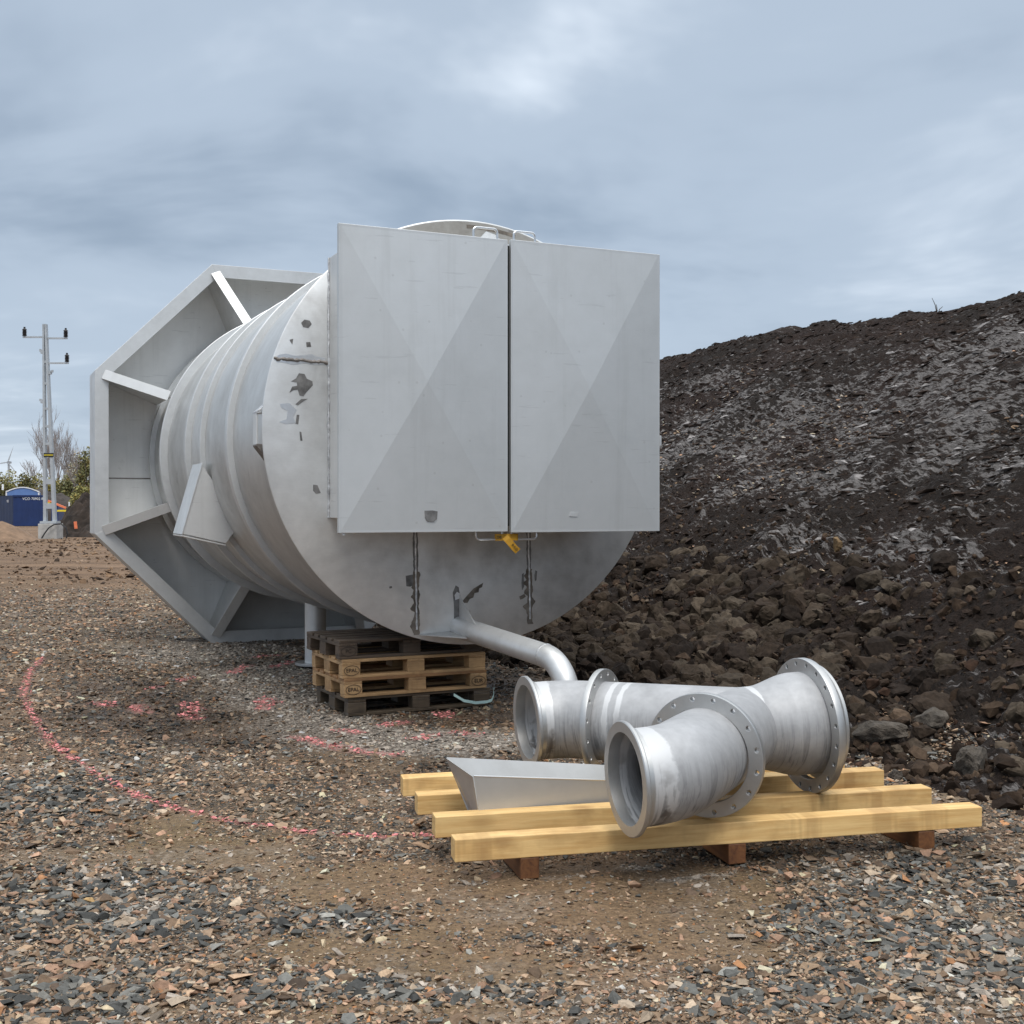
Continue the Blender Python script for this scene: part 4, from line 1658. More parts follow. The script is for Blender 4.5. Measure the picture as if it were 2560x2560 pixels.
PX, PY = -1.27, 9.12
pallet(PX + .02, PY + .03, .002, PAL_YAW, (M_PAL_D, M_PAL_D, M_PAL_D), 'dark wet pallet at the bottom of the stack, standing on the gravel', {}, 1)
pallet(PX - .005, PY + .0, .147, PAL_YAW + .006, (M_PAL_Y, M_PAL_Y, M_PAL_R), 'lower of the two yellowish pallets, stamped EPAL and EUR on its blocks', {0: 'EPAL', 2: 'EUR'}, 2)
pallet(PX - .02, PY + .01, .292, PAL_YAW - .004, (M_PAL_Y, M_PAL_Y, M_PAL_Y), 'upper of the two yellowish pallets, right below the weathered grey top one', {0: 'EPAL'}, 3)
pallet(PX - .045, PY + .02, .437, PAL_YAW + .02, (M_PAL_G, M_PAL_G, M_PAL_G), 'weathered dark grey pallet on top of the stack, the drum resting on it', {0: 'PC'}, 4)

# pale plastic band lying at the stack's right end
bm = bmesh.new()
g0 = [(-.46, 9.46, .11), (-.38, 9.50, .055), (-.29, 9.56, .030), (-.20, 9.63, .026), (-.165, 9.68, .032), (-.15, 9.74, .06), (-.15, 9.80, .11)]
vs = [(bm.verts.new((x, y, z)), bm.verts.new((x, y + .004, z + .022))) for x, y, z in g0]
for q, r2 in zip(vs[:-1], vs[1:]):
    bm.faces.new((q[0], q[1], r2[1], r2[0]))
o = obj('strapping_band', bm, M_TEAL)
sm = o.modifiers.new('thick', 'SOLIDIFY')
sm.thickness = .003
tag(o, 'loose pale turquoise plastic band lying at the foot of the pallet stack', 'strapping band')

# ================================================================== timbers
BYAW = R(13.0)


def timber(name, x, y, z, rz, L_, wd, ht, mat, label, group, seed):
    r_ = random.Random(seed)
    bm = bmesh.new()
    nseg = 14
    rows = []
    bow = r_.uniform(-.006, .006)
    for i in range(nseg + 1):
        t__ = i / nseg
        c_ = bow * math.sin(PI * t__)
        j = lambda: r_.uniform(-.0012, .0012)
        rows.append([bm.verts.new((L_ * t__, yy_ + c_ + j(), zz_ + j())) for yy_, zz_ in ((0, 0), (wd, 0), (wd, ht), (0, ht))])
    for A, B in zip(rows[:-1], rows[1:]):
        for k in range(4):
            bm.faces.new((A[k], A[(k + 1) % 4], B[(k + 1) % 4], B[k]))
    bm.faces.new(rows[0])
    bm.faces.new(rows[-1])
    o_ = obj(name, bm, mat, None, False, .004)
    o_.location = (x, y, z)
    o_.rotation_euler = (0, 0, rz)
    return tag(o_, label, 'timber', group)


SZ = .088
BH_ = .096
for i, (x, y, lab) in enumerate(((-.243, 5.096, 'fresh yellow timber nearest the viewer, under the open end of the front pipe'),
                                 (-.350, 5.470, 'second fresh yellow timber from the front, hiding the lower part of the steel trough'),
                                 (-.463, 5.880, 'third fresh yellow timber from the front, running behind the steel trough'),
                                 (-.569, 6.257, 'rearmost fresh yellow timber, farthest from the viewer'))):
    timber('timber_beam', x, y, SZ + .001, BYAW, 2.53, .098, BH_, M_TIMBER, lab, 'yellow timbers carrying the pipe fitting', 40 + i)
for i, (t__, lab) in enumerate(((.33, 'reddish cross timber under the left end of the yellow timbers'), (1.29, 'reddish cross timber under the middle of the yellow timbers'), (2.24, 'reddish cross timber under the right end of the yellow timbers'))):
    x = -.243 + t__ * math.cos(BYAW) + .04
    y = 5.096 + t__ * math.sin(BYAW) + .012
    timber('cross_timber', x, y, -.004, BYAW + PI / 2 + R(2.5), 1.32, .085, SZ + .003, M_SLEEPER, lab, 'cross timbers under the yellow timbers', 60 + i)

# ================================================================== breeches pipe
FYAW = R(16.5)
fit = thing('pipe_fitting', 'stainless steel breeches pipe with three bolt flanges lying on the yellow timbers', 'pipe fitting', (.31, 5.67, 0), FYAW)
PR = .2032


def tube_obj(name, pts, rads, parent, welds, seg=56, wall=.006, nsub=1):
    """hollow pipe with attributes: weld (0..1 near given arc lengths) and low (underside), and a UV map"""
    pts = [Vector(p) for p in pts]
    bm = bmesh.new()
    sweep(bm, pts, rads, seg, wall=wall)
    bmesh.ops.recalc_face_normals(bm, faces=bm.faces)
    me = bpy.data.meshes.new(name)
    bm.to_mesh(me)
    bm.free()
    ls = [0]
    for a, b in zip(pts[:-1], pts[1:]):
        ls.append(ls[-1] + (b - a).length)
    n_ = len(pts)
    wv, lv, uvv = [], [], []
    for vi, v in enumerate(me.vertices):
        i = (vi // seg) % n_
        k = vi % seg
        wv.append(max([math.exp(-((ls[i] - q) / ww) ** 2) for q, ww in welds] + [0]))
        rr = v.co.z - pts[i].z
        rad_ = rads[i] if isinstance(rads, list) else rads
        lv.append(min(1, max(0, .55 - rr / rad_)))
        uvv.append((k / seg, ls[i]))
    for nm, arr in (('weld', wv), ('low', lv)):
        a_ = me.attributes.new(nm, 'FLOAT', 'POINT')
        a_.data.foreach_set('value', np.array(arr, np.float32))
    u_ = me.uv_layers.new(name='UVMap')
    for lp in me.loops:
        u_.data[lp.index].uv = uvv[lp.vertex_index]
    o_ = obj(name, me, M_PIPE, parent, True)
    return o_


def zf(x):       # the fitting rises slightly towards its large end
    return .470 + .050 * x / 1.2


OFF = .695
ER = .32


def leg(sgn):
    pts = []
    pts += [Vector((-.02 + .05 * i / 6, sgn * OFF, 0)) for i in range(6)]
    for i in range(25):
        a = R(45) * i / 24
        pts.append(Vector((.03 + ER * math.sin(a), sgn * (OFF - ER * (1 - math.cos(a))), 0)))
    p0 = pts[-1].copy()
    d_ = Vector((math.cos(R(45)), -sgn * math.sin(R(45)), 0))
    Ls = (abs(p0.y) + .02) / math.sin(R(45))
    for i in range(1, 61):
        pts.append(p0 + d_ * Ls * i / 60)
    for p in pts:
        p.z = zf(p.x)
    return pts


LEG = {}
for sgn in (1, -1):
    pts = leg(sgn)
    LEG[sgn] = pts
    lo = tube_obj('leg_pipe', pts, PR, fit, [(.065, .045), (.50, .018), (.565, .018)] if sgn > 0 else [(.065, .045)])
tx_, tr_ = [], []
for i in range(41):
    x = .845 + (1.26 - .845) * i / 40
    t__ = min(1, max(0, (x - .915) / .235))
    t__ = t__ * t__ * (3 - 2 * t__)
    tx_.append((x, 0, zf(x)))
    tr_.append(PR + .001 + (.254 - PR - .001) * t__)
trunk = tube_obj('trunk_pipe', tx_, tr_, fit, [(.055, .022)])


def ring_mesh(ro, ri, th, holes, hr, bc):
    sp = [circ(ro - .003, 96), circ(ri, 72)]
    for i in range(holes):
        a = 2 * PI * (i + .5) / holes
        sp.append(circ(hr, 14, bc * math.cos(a), bc * math.sin(a)))
    return curve_mesh(sp, th - .006, .003)


def place_ring(o_, p, d_):
    o_.location = p
    o_.rotation_euler = Vector(d_).to_track_quat('Z', 'Y').to_euler()


fm = ring_mesh(.2825, .217, .032, 16, .0135, .2575)
# back leg: loose flange pushed up onto the bend; front leg: further along
for sgn, x_at, tilt in ((1, .33, 3), (-1, .47, -3)):
    pts = LEG[sgn]
    i = min(range(1, len(pts) - 1), key=lambda q: abs(pts[q].x - x_at))
    d_ = (pts[i + 1] - pts[i - 1]).normalized()
    o_ = obj('flange', fm, M_BRIGHT, fit, True) if sgn > 0 else None
    if o_ is None:
        o_ = bpy.data.objects.new('flange', fm)
        COL.objects.link(o_)
        o_.parent = fit
    p = pts[i].copy()
    p.z -= .0125
    d_.rotate(Matrix.Rotation(R(tilt), 3, 'Z'))
    place_ring(o_, p, d_)
fm5 = ring_mesh(.335, .268, .038, 20, .0135, .310)
o_ = obj('flange', fm5, M_BRIGHT, fit, True)
place_ring(o_, (1.216, 0, zf(1.2) - .012), Vector((1, .0, .04)))


def collar(ro, ri, th, p, d_, wallr):
    """raised lap ring welded on the pipe end"""
    bm = bmesh.new()
    lathe(bm, [(ri, -th), (ro - .004, -th), (ro, -th + .004), (ro, -.004), (ro - .004, 0), (wallr, 0), (wallr, .03), (ri, .03)], 80, 'Z', closed=True)
    o_ = obj('collar', bm, M_BRIGHT, fit, True)
    place_ring(o_, p, d_)
    return o_


for sgn in (1, -1):
    collar(.240, PR - .010, .020, LEG[sgn][0], Vector((1, 0, .04)), PR + .006)
collar(.290, .245, .022, (1.262, 0, zf(1.26)), Vector((-1, 0, -.04)), .258)

# ================================================================== trough
tr = thing('steel_trough', 'folded stainless steel trough lying between the yellow timbers in front of the pipe', 'trough', (-.16, 5.60, 0), BYAW + R(3))
# section in local (y, z); it narrows towards the right
sec0 = [(.0, .095), (.0, .345), (.215, .395), (.105, .10)]
sec1 = [(.03, .095), (.03, .252), (.20, .290), (.11, .10)]
LT = .92
bm = bmesh.new()
N_ = 10
rows = []
for i in range(N_ + 1):
    t__ = i / N_
    x = LT * t__
    shear = [0.02, -.02, -.10, .0]
    rows.append([bm.verts.new((x + shear[k] * (1 - t__), a[0] * (1 - t__) + b[0] * t__, a[1] * (1 - t__) + b[1] * t__)) for k, (a, b) in enumerate(zip(sec0, sec1))])
for A, B in zip(rows[:-1], rows[1:]):
    for k in (0, 2, 3):          # front, back and bottom: the top is open
        bm.faces.new((A[k], A[(k + 1) % 4], B[(k + 1) % 4], B[k]))
o = obj('trough_body', bm, M_SHEET, tr)
sm = o.modifiers.new('sheet', 'SOLIDIFY')
sm.thickness = .004
sm.offset = 0
bm = bmesh.new()
prism(bm, [(.018, .002, .097), (-.022, .002, .343), (-.102, .213, .392), (.010, .105, .100)], (-.003, 0, 0))
obj('end_sheet', bm, M_BRIGHT, tr)
bm = bmesh.new()
sweep(bm, [(-.02, -.001, .346), (LT, .029, .253)], .0035, 8)
obj('fold_edge', bm, M_ROD, tr, True)

# ================================================================== far left: pole, containers, heaps, trees
PD = 61.5
pk = PD / 3000


def fx_(px):           # metres from pole base axis; px in full photograph pixels
    return (px - 1280) * pk


def fz_(py):
    return H + (1268 - py) * pk


pole = thing('power_pole', 'galvanised lattice power pole with black insulators on a concrete block', 'power pole', (fx_(124), PD, 0))
bx = fx_(124)


def lx(px):
    return fx_(px) - bx


bm = bmesh.new()
box(bm, lx(103), lx(150), -.45, .45, -.3, fz_(1309))
obj('concrete_footing', bm, M_CONC, pole, False, .03)
bm = bmesh.new()
box(bm, lx(105), lx(146), -.3, .3, fz_(1309) + .02, fz_(1303))
obj('foot_plate', bm, M_GALV, pole)
zb, zt = fz_(1303), fz_(811)
for (xb0, xb1, xt0, xt1) in ((lx(110), lx(117.5), lx(108.5), lx(112.5)), (lx(133), lx(141), lx(113.5), lx(118))):
    bm = bmesh.new()
    for y0, y1 in ((-.12, .12),):
        a = [bm.verts.new(p) for p in ((xb0, y0, zb), (xb1, y0, zb), (xb1, y1, zb), (xb0, y1, zb))]
        b = [bm.verts.new(p) for p in ((xt0, y0, zt), (xt1, y0, zt), (xt1, y1, zt), (xt0, y1, zt))]
        bm.faces.new(a)
        bm.faces.new(b)
        for i in range(4):
            j = (i + 1) % 4
            bm.faces.new((a[i], a[j], b[j], b[i]))
    obj('pole_leg', bm, M_GALV, pole)
for py in (1265, 1204, 1066, 1022, 959, 905, 1110):
    t__ = (1303 - py) / (1303 - 811)
    xa = lx(117.5) * (1 - t__) + lx(112.5) * t__
    xb = lx(133) * (1 - t__) + lx(113.5) * t__
    bm = bmesh.new()
    hh = .14 if py > 1150 else .06
    box(bm, xa, xb, -.10, .10, fz_(py) - hh, fz_(py) + hh)
    obj('batten', bm, M_GALV, pole)
for xa, xb, py, ins in ((58, 110, 843, (62,)), (118, 169, 846, (165,)), (118, 172, 908, (168,))):
    bm = bmesh.new()
    box(bm, lx(xa), lx(xb), -.05, .05, fz_(py) - .04, fz_(py) + .04)
    arm = obj('cross_arm', bm, M_GALV, pole)
    for xi in ins:
        bm = bmesh.new()
        z0 = fz_(py) + .06
        prof = []
        for i in range(5):
            prof += [(.085, z0 + i * .075), (.125, z0 + i * .075 + .02), (.085, z0 + i * .075 + .06)]
        prof += [(.05, z0 + .39), (.05, z0 + .46), (.01, z0 + .46)]
        rr_ = lathe(bm, prof, 16, 'Z')
        bmesh.ops.translate(bm, verts=bm.verts, vec=(lx(xi), 0, 0))
        obj('insulator', bm, M_INSUL, arm, True)
for py in (880, 1004, 932):
    bm = bmesh.new()
    s_ = -1 if py != 932 else 1
    xx = lx(106) if s_ < 0 else lx(126)
    box(bm, xx - .06, xx + .06, -.1, .1, fz_(py) - .08, fz_(py) + .1)
    box(bm, xx - .03 + .1 * s_, xx + .05 + .1 * s_, -.06, .06, fz_(py) + .02, fz_(py) + .14)
    obj('clamp', bm, M_GALV, pole)
bm = bmesh.new()
box(bm, lx(112), lx(137), -.15, -.13, fz_(1143), fz_(1133))
sg = obj('warning_plate', bm, M_TAR, pole)
bm = bmesh.new()
for i in range(9):
    box(bm, lx(113.5) + i * .052, lx(113.5) + i * .052 + .036, -.156, -.151, fz_(1139.4), fz_(1136.6))
obj('plate_lettering', bm, M_YEL, sg)
bm = bmesh.new()
c0 = [(lx(118), -.75, .02), (lx(124), -.7, .25), (lx(134), -.65, .55), (lx(146), -.6, .72), (lx(162), -.5, .75), (lx(174), -.5, .55), (lx(178), -.5, .25), (lx(174), -.5, -.02)]
sweep(bm, [Vector(p) + Vector((bx, PD, 0)) for p in c0], .035, 8)
o = obj('cable', bm, M_CABLE)
tag(o, 'black cable looping out of the ground beside the concrete pole footing', 'cable')

# containers
CD = 101
ck = CD / 3000


def cpos(px, D):
    return (px - 1280) / 3000 * D


def cont(name, label, cat, px_corner, D, wl_, wr_, h, alpha, mats):
    pass


view = math.atan2(cpos(33, CD), CD)
c_root = thing('shipping_container', 'dark blue shipping container with white lettering left of the power pole', 'container', (cpos(33, CD), CD, 0), -view * 0 + R(4))
WE, LE, HE = 2.58, 6.06, 2.59
# local: end face along +x (from the visible corner), side face running back and to the left
sdirx, sdiry = -.915 * 6.06 * .0 - 3.25, 5.1
bm = bmesh.new()
n_ = 22
prof = []
for i in range(n_ + 1):
    t__ = i / n_
    prof.append((t__ * WE, (.035 if i % 4 in (1, 2) else 0.0)))
lo_ = [bm.verts.new((x, y, .05)) for x, y in prof]
hi_ = [bm.verts.new((x, y, HE)) for x, y in prof]
for i in range(n_):
    bm.faces.new((lo_[i], lo_[i + 1], hi_[i + 1], hi_[i]))
b1_ = [bm.verts.new((WE + sdirx, sdiry, z)) for z in (.05, HE)]
b0_ = [bm.verts.new((sdirx, sdiry, z)) for z in (.05, HE)]
bm.faces.new((lo_[-1], b1_[0], b1_[1], hi_[-1]))
bm.faces.new((b1_[0], b0_[0], b0_[1], b1_[1]))
bm.faces.new(hi_ + [b1_[1], b0_[1]])
obj('container_body', bm, M_NAVY, c_root)
bm = bmesh.new()
n_ = 48
lo_, hi_ = [], []
nx_, ny_ = sdiry / math.hypot(sdirx, sdiry), -sdirx / math.hypot(sdirx, sdiry)
for i in range(n_ + 1):
    t__ = i / n_
    dd = .035 if i % 4 in (1, 2) else 0
    lo_.append(bm.verts.new((sdirx * t__ + nx_ * dd - .004, sdiry * t__ + ny_ * dd, .05)))
    hi_.append(bm.verts.new((sdirx * t__ + nx_ * dd - .004, sdiry * t__ + ny_ * dd, HE)))
for i in range(n_):
    bm.faces.new((lo_[i], lo_[i + 1], hi_[i + 1], hi_[i]))
obj('container_side', bm, M_NAVY2, c_root)
for z in (.1, HE - .03):
    bm = bmesh.new()
    box(bm, -.03, WE + .03, -.05, .02, z - .08, z + .06)
    obj('container_rail', bm, M_NAVY, c_root)
tm = text_mesh('VCO 70902 8', .30, .004)
o = obj('lettering', tm, M_WHITE, c_root)
o.location = (1.62, -.03, 2.30)
o.rotation_euler = (R(90), 0, 0)
tm = text_mesh('VCO', .30, .004)
o = obj('lettering', tm, M_WHITE, c_root)
o.location = (sdirx * .25 - .05, sdiry * .25 - .05, 2.1)
o.rotation_euler = (R(90), 0, math.atan2(sdiry, sdirx) + PI)

# pale blue site wagon with a barrel roof, behind the container
WD = 110
h_root = thing('site_wagon', 'pale blue site wagon with a white trimmed barrel roof behind the dark blue container', 'site wagon', (cpos(15, WD), WD, 0), R(6))
WW = 2.95
arch = [(WW * t_, 2.95 + .42 * math.sin(PI * t_)) for t_ in np.linspace(0, 1, 13)]
bm = bmesh.new()
prism(bm, [(0, 0, .6)] + [(WW, 0, .6)] + [(x, 0, z) for x, z in arch[::-1]], (-1.8, 7.0, 0))
obj('wagon_body', bm, M_LBLUE, h_root)
bm = bmesh.new()
up = [(x - .03 + .06 * i / 12, z + .10) for i, (x, z) in enumerate(arch)]
prism(bm, [(x, -.06, z + .004) for x, z in arch] + [(x, -.06, z) for x, z in up[::-1]], (-1.85, 7.1, 0))
obj('roof', bm, M_WHITE, h_root)
for x in (-.02, WW - .10):
    bm = bmesh.new()
    box(bm, x, x + .12, -.05, .0, .6, 2.94)
    obj('corner_trim', bm, M_WHITE, h_root)
bm = bmesh.new()
sweep(bm, [(-.9, 2.0, 3.2), (-.9, 2.0, 3.75)], .09, 10)
obj('roof_vent', bm, M_WHITE, h_root)
for x, y in ((.3, 1.0), (WW - .3, 1.0), (-1.0, 6), (WW - 1.8, 6)):
    bm = bmesh.new()
    lathe(bm, [(.1, -.1), (.32, -.1), (.34, 0), (.32, .1), (.1, .1)], 20, 'X')
    bmesh.ops.translate(bm, verts=bm.verts, vec=(x, y, .34))
    obj('wheel', bm, M_TAR, h_root, True)

# a second small dark container half hidden behind the pole
s_root = thing('skip_container', 'small dark blue skip seen between the power pole and the soil heap', 'skip', (cpos(128, 96), 96, 0), R(5))
bm = bmesh.new()
prism(bm, [(0, 0, .1), (.55, 0, .1), (.55, 0, 1.75), (0, 0, 1.75)], (-.4, 3, 0))
obj('skip_body', bm, M_NAVY, s_root)
bm = bmesh.new()
box(bm, -.02, .58, -.04, .03, 1.68, 1.78)
obj('skip_rim', bm, M_NAVY2, s_root)

# barrier parts and stakes near the pole
BD = 80


def bar(name, p0, p1, r_, mat, label, cat, D=BD, group=None):
    bm = bmesh.new()
    k = D / 3000
    P0 = Vector(((p0[0] - 1280) * k, D, H + (1268 - p0[1]) * k))
    P1 = Vector(((p1[0] - 1280) * k, D, H + (1268 - p1[1]) * k))
    ln = (P1 - P0).length
    box(bm, 0, ln, -.03, .03, -r_, r_)
    d = (P1 - P0).normalized()
    an = math.atan2(d.z, d.x)
    o_ = obj(name, bm, mat, None, False, .01)
    o_.location = P0
    o_.rotation_euler = (0, -an, 0)
    return tag(o_, label, cat, group)


bar('barrier_board', (120, 1252), (165, 1270), .07, M_ORANGE, 'orange barrier board leaning aslant behind the power pole', 'barrier board')
bar('barrier_block', (116, 1259), (132, 1259), .09, M_YEL, 'short orange yellow block seen through the legs of the power pole', 'barrier block')
bar('marker_tube', (143, 1277), (166, 1277), .06, M_YEL, 'yellow tube lying on the ground to the right of the power pole', 'tube')
bar('marker_stake', (188, 1304), (190, 1322), .08, M_ORANGE, 'orange marker stake standing in the dark soil heap', 'stake', 64)
bar('fence_stake', (173, 1255), (173, 1270), .04, M_WHITE, 'pale thin stake left of its taller twin above the soil heap', 'stake', 90, 'pale stakes')
bar('fence_stake', (189, 1252), (189, 1272), .04, M_WHITE, 'pale thin stake, taller and further right of the two above the soil heap', 'stake', 90, 'pale stakes')


def heap(name, cx_, cy_, rx, ry, h, mat, seed, rough=.3, res=70, kind='structure', pw=1.4):
    g = np.linspace(-1.25, 1.25, res)
    A, B = np.meshgrid(g, g)
    rr = np.sqrt(A * A + B * B)
    prof_ = np.clip(1 - rr ** pw, -.15, 1) * h
    X, Y = cx_ + A * rx, cy_ + B * ry
    Z = prof_ + (fbm(X * 1.2, Y * 1.2, seed, 5) - .5) * rough * np.clip(1.2 - rr, 0, 1) * 2
    me = mesh_from(name, np.stack([X.ravel(), Y.ravel(), Z.ravel() - .02], 1), grid_faces(res, res))
    o_ = obj(name, me, mat)
    return tag(o_, kind=kind)


M_SAND = flat('brown_sand', (0.21, 0.135, 0.085), .95, 0, .3, 3, .4)
M_DSOIL = flat('dark_soil', (0.032, 0.022, 0.016), .95, 0, .6, 2.2, .9)
M_BANK = flat('far_soil', (0.055, 0.045, 0.040), .95, 0, .3, .8, .5)
heap('sand_heap', cpos(5, 57), 57, 1.75, 2.0, .95, M_SAND, 101, .12, 80, pw=1.2)
heap('soil_heap', cpos(275, 68), 68, 3.4, 4.0, 2.5, M_DSOIL, 103, 1.5, 150)
heap('soil_bank', cpos(105, 120), 120, 7.0, 4, 3.4, M_BANK, 105, .5, 70)

# ------------------------------------------------------------------ vegetation
M_BARK = flat('grey_bark', (0.11, 0.095, 0.085), .9, 0, .25, 3)
M_TWIG = flat('twig_bark', (0.27, 0.235, 0.22), .9, 0, .2, 3)


def leaf_mat(name, c):
    m = MB(name)
    t_ = m.attr('tone').outputs['Color']
    m.set(m.mix(1.0, t_, c, 'MULTIPLY'), .8, 0, .2)
    return m.m


M_LEAF1 = leaf_mat('willow_leaf', (0.26, 0.25, 0.10))
M_LEAF2 = leaf_mat('hedge_leaf', (0.165, 0.165, 0.075))
M_LEAF3 = leaf_mat('blossom_grey', (0.36, 0.35, 0.27))


def bare_tree(px, D, top_py, label, seed, spread=.5, stems=2, parts=True, cat='tree', group=None):
    r_ = random.Random(seed)
    k = D / 3000
    h = H + (1268 - top_py) * k
    root = thing('bare_tree', label, cat, ((px - 1280) * k, D, 0), 0, group)
    bmt, bmc = bmesh.new(), bmesh.new()

    def grow(p, d, ln, rad, lev):
        n_ = 4
        pts = [p]
        q = p.copy()
        dd = d.copy()
        for i in range(n_):
            dd = (dd + Vector((r_.uniform(-.12, .12), r_.uniform(-.12, .12), r_.uniform(-.02, .10)))).normalized()
            q = q + dd * ln / n_
            pts.append(q.copy())
        rads = [rad * (1 - .5 * i / n_) for i in range(n_ + 1)]
        sweep(bmt if lev == 0 else bmc, pts, rads, 6 if lev < 2 else 4, cap=False)
        if lev >= 5:
            return
        kids = (5, 4, 4, 3, 2)[lev]
        for i in range(kids):
            t__ = .35 + .65 * (i + r_.random()) / kids if lev else .45 + .55 * (i + r_.random() * .6) / kids
            j = min(n_ - 1, int(t__ * n_))
            pp = pts[j].lerp(pts[j + 1], t__ * n_ - j)
            a = r_.uniform(0, 2 * PI)
            side = Vector((math.cos(a), math.sin(a), 0))
            nd = (dd + side * spread * r_.uniform(.6, 1.2) + Vector((0, 0, .25))).normalized()
            grow(pp, nd, ln * r_.uniform(.50, .72), max(rads[j] * .55, .012), lev + 1)
    for s_ in range(stems):
        d = Vector((r_.uniform(-.12, .12) + (s_ - (stems - 1) / 2) * .22, r_.uniform(-.1, .1), 1)).normalized()
        grow(Vector(((s_ - (stems - 1) / 2) * .5, 0, 0)), d, h * .46, .16 * h / 12, 0)
    obj('trunk', bmt, M_BARK, root)
    obj('crown', bmc, M_TWIG, root)
    return root


TG = 'bare trees behind the thicket'
bare_tree(163, 140, 1045, 'tall bare tree with upright forked stems, right of the power pole', 3, .42, 2, group=TG)
bare_tree(118, 146, 1050, 'tall bare tree seen behind the power pole', 5, .40, 2, group=TG)
bare_tree(86, 132, 1135, 'small dark gnarled bare tree left of the power pole', 9, .7, 1, group=TG)
bare_tree(205, 135, 1120, 'low bare tree at the edge of the octagonal frame, among green bushes', 12, .6, 2, group=TG)


def bush(px, D, wpx, top_py, mat, label, seed, n_=2600, base_py=1290, group='bushes of the thicket'):
    r_ = np.random.default_rng(seed)
    k = D / 3000
    h = H + (1268 - top_py) * k
    rw = wpx * k / 2
    root = thing('bush', label, 'bush', ((px - 1280) * k, D, 0), 0, group)
    # several lobes of leaf-sized faces
    C_, Sz = [], []
    lob = [(r_.uniform(-.75, .75) * rw, r_.uniform(-.6, .6) * rw, h * r_.uniform(.25, .80), r_.uniform(.25, .5)) for _ in range(11)]
    per = n_ // len(lob)
    for x, y, z, q in lob:
        d = r_.normal(size=(per, 3))
        d /= np.linalg.norm(d, axis=1)[:, None]
        rad_ = r_.random((per, 1)) ** .4
        C_.append(np.array([x, y, z]) + d * rad_ * np.array([rw * q * 1.1, rw * q, h * q * .55]))
    C = np.concatenate(C_)
    C[:, 2] = np.clip(C[:, 2], .05, None)
    m_ = len(C)
    u = r_.normal(size=(m_, 3))
    u /= np.linalg.norm(u, axis=1)[:, None]
    v = np.cross(u, r_.normal(size=(m_, 3)))
    v /= np.linalg.norm(v, axis=1)[:, None]
    s_ = r_.uniform(.06, .17, (m_, 1))
    Q = np.stack([C - u * s_, C - v * s_ * .6, C + u * s_, C + v * s_ * .6], 1).reshape(-1, 3)
    me = mesh_from('crown', Q, np.arange(m_ * 4).reshape(-1, 4))
    tone = np.repeat(r_.uniform(.75, 1.35, (m_, 1)) * np.array([[1, 1, 1]]) * np.where(r_.random((m_, 1)) < .3, np.array([[1.25, 1.0, .8]]), 1.0), 4, axis=0)
    set_col(me, 'tone', np.concatenate([tone, np.ones((len(tone), 1))], 1))
    obj('crown', me, mat, root)
    bm = bmesh.new()
    rr = random.Random(seed)
    for i in range(9):
        a = rr.uniform(0, 6.28)
        tip = Vector((math.cos(a) * rw * .7, math.sin(a) * rw * .6, h * rr.uniform(.6, 1.0)))
        sweep(bm, [Vector((0, 0, 0)), tip * .5 + Vector((0, 0, h * .08)), tip], [.05, .035, .012], 5)
    obj('trunk', bm, M_BARK, root)
    return root


for i, (px, D, wpx, top, mt, lab) in enumerate((
        (-10, 130, 80, 1180, M_LEAF2, 'olive bush at the left edge of the photo, behind the pale blue wagon'),
        (38, 133, 80, 1172, M_LEAF1, 'yellowish green bush above the dark blue container'),
        (80, 128, 70, 1182, M_LEAF2, 'olive bush below the small gnarled bare tree'),
        (125, 131, 75, 1176, M_LEAF1, 'yellowish green bush behind the middle of the power pole'),
        (165, 126, 70, 1190, M_LEAF2, 'low olive bush right of the power pole, above the soil heap'),
        (188, 138, 80, 1128, M_LEAF3, 'pale greyish bush below the tall bare tree'),
        (222, 128, 90, 1105, M_LEAF2, 'dark green tall bush touching the octagonal frame'),
        (210, 118, 70, 1205, M_LEAF1, 'bright yellowish bush low beside the octagonal frame, behind the soil heap'),
        (270, 130, 90, 1120, M_LEAF2, 'green bush mostly hidden behind the octagonal frame'),
        (-70, 134, 90, 1180, M_LEAF1, 'green bush just outside the left edge of the photo'))):
    bush(px, D, wpx, top, mt, lab, 200 + i, 4200 if i in (5, 6) else 3000)

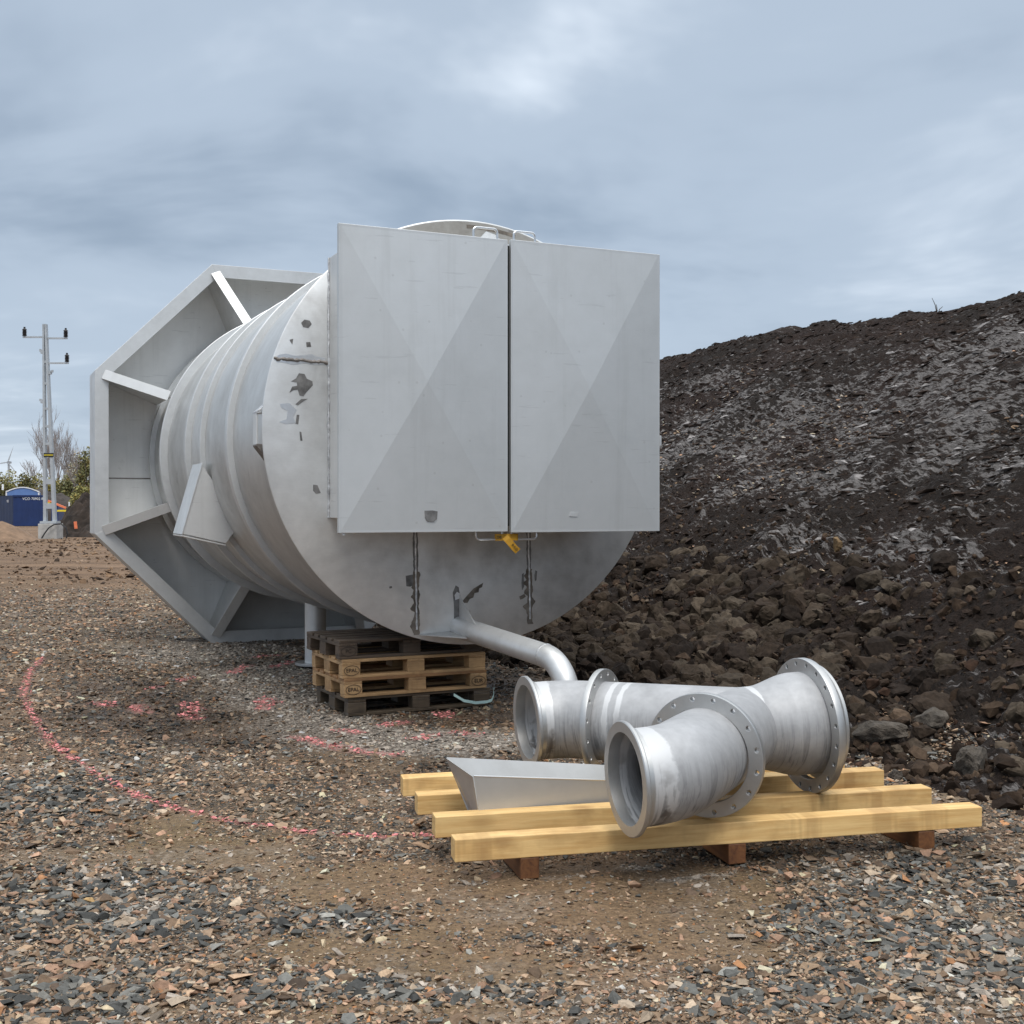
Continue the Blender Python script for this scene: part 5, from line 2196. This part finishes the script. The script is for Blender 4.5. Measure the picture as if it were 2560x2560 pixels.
# far wood line closing the horizon
rngw = np.random.default_rng(77)
nW = 9000
Xw = rngw.uniform(-420, 260, nW)
Yw = rngw.uniform(380, 430, nW)
Zw = rngw.random(nW) ** .8 * (5 + 4 * fbm(Xw * .03, Xw * 0, 55, 4))
sW = rngw.uniform(.5, 1.4, nW)
pW = [rock_proto(rngw, 9, .9, .3) for _ in range(3)]
cW = np.array([[.085, .09, .075]]) * rngw.uniform(.6, 1.4, (nW, 1))
o = scatter('distant_woodland', pW, np.stack([Xw, Yw, Zw], 1), sW, cW, M_STONE, .8, rngw)
tag(o, kind='stuff')

# wind turbine on the horizon
TD = 900
tk = TD / 3000
M_TURB = flat('turbine_white', (0.40, 0.44, 0.48), .6)
tb = thing('wind_turbine', 'distant pale wind turbine standing at the left edge of the photo', 'wind turbine', ((22 - 1280) * tk, TD, 0))
hz = H + (1268 - 1156) * tk
bm = bmesh.new()
sweep(bm, [(0, 0, 0), (0, 0, hz)], [1.3, .7], 14)
obj('tower', bm, M_TURB, tb, True)
bm = bmesh.new()
box(bm, -1, 1, -1.5, 3, hz - .8, hz + .9)
obj('nacelle', bm, M_TURB, tb, False, .3)
for a in (R(70), R(190), R(310)):
    bm = bmesh.new()
    d = Vector((math.cos(a), 0, math.sin(a)))
    pr_ = Vector((-math.sin(a), 0, math.cos(a)))
    L_ = 12.5
    prism(bm, [d * .5 - pr_ * .3, d * 2.5 - pr_ * .55, d * L_, d * 2.5 + pr_ * .35, d * .5 + pr_ * .3], (0, .25, 0))
    o = obj('blade', bm, M_TURB, tb)
    o.location = (0, -2, hz)

# dead sprig on the crest
kx = (1768 * 1.32505 - 1280) / 3000
best = None
for D in np.arange(10, 24, .05):
    x, y = kx * D, D
    a = np.array([(x - FOOT[0]) * BU[0] + (y - FOOT[1]) * BU[1]])
    b = np.array([(x - FOOT[0]) * BN[0] + (y - FOOT[1]) * BN[1]])
    hh = float(berm_base(a, b)[0] + berm_detail(a, b)[0])
    el = (hh - H) / D
    if best is None or el > best[0]:
        best = (el, x, y, hh)
bm = bmesh.new()
for dx_, dz_ in ((-.10, .26), (-.02, .14), (.10, .10)):
    sweep(bm, [(0, 0, -.08), (dx_ * .4, 0, dz_ * .5), (dx_, 0, dz_)], [.010, .008, .004], 6)
o = obj('twig', bm, M_BARK)
o.location = best[1:]
tag(o, 'thin dead twig sticking up from the crest of the soil berm', 'twig')
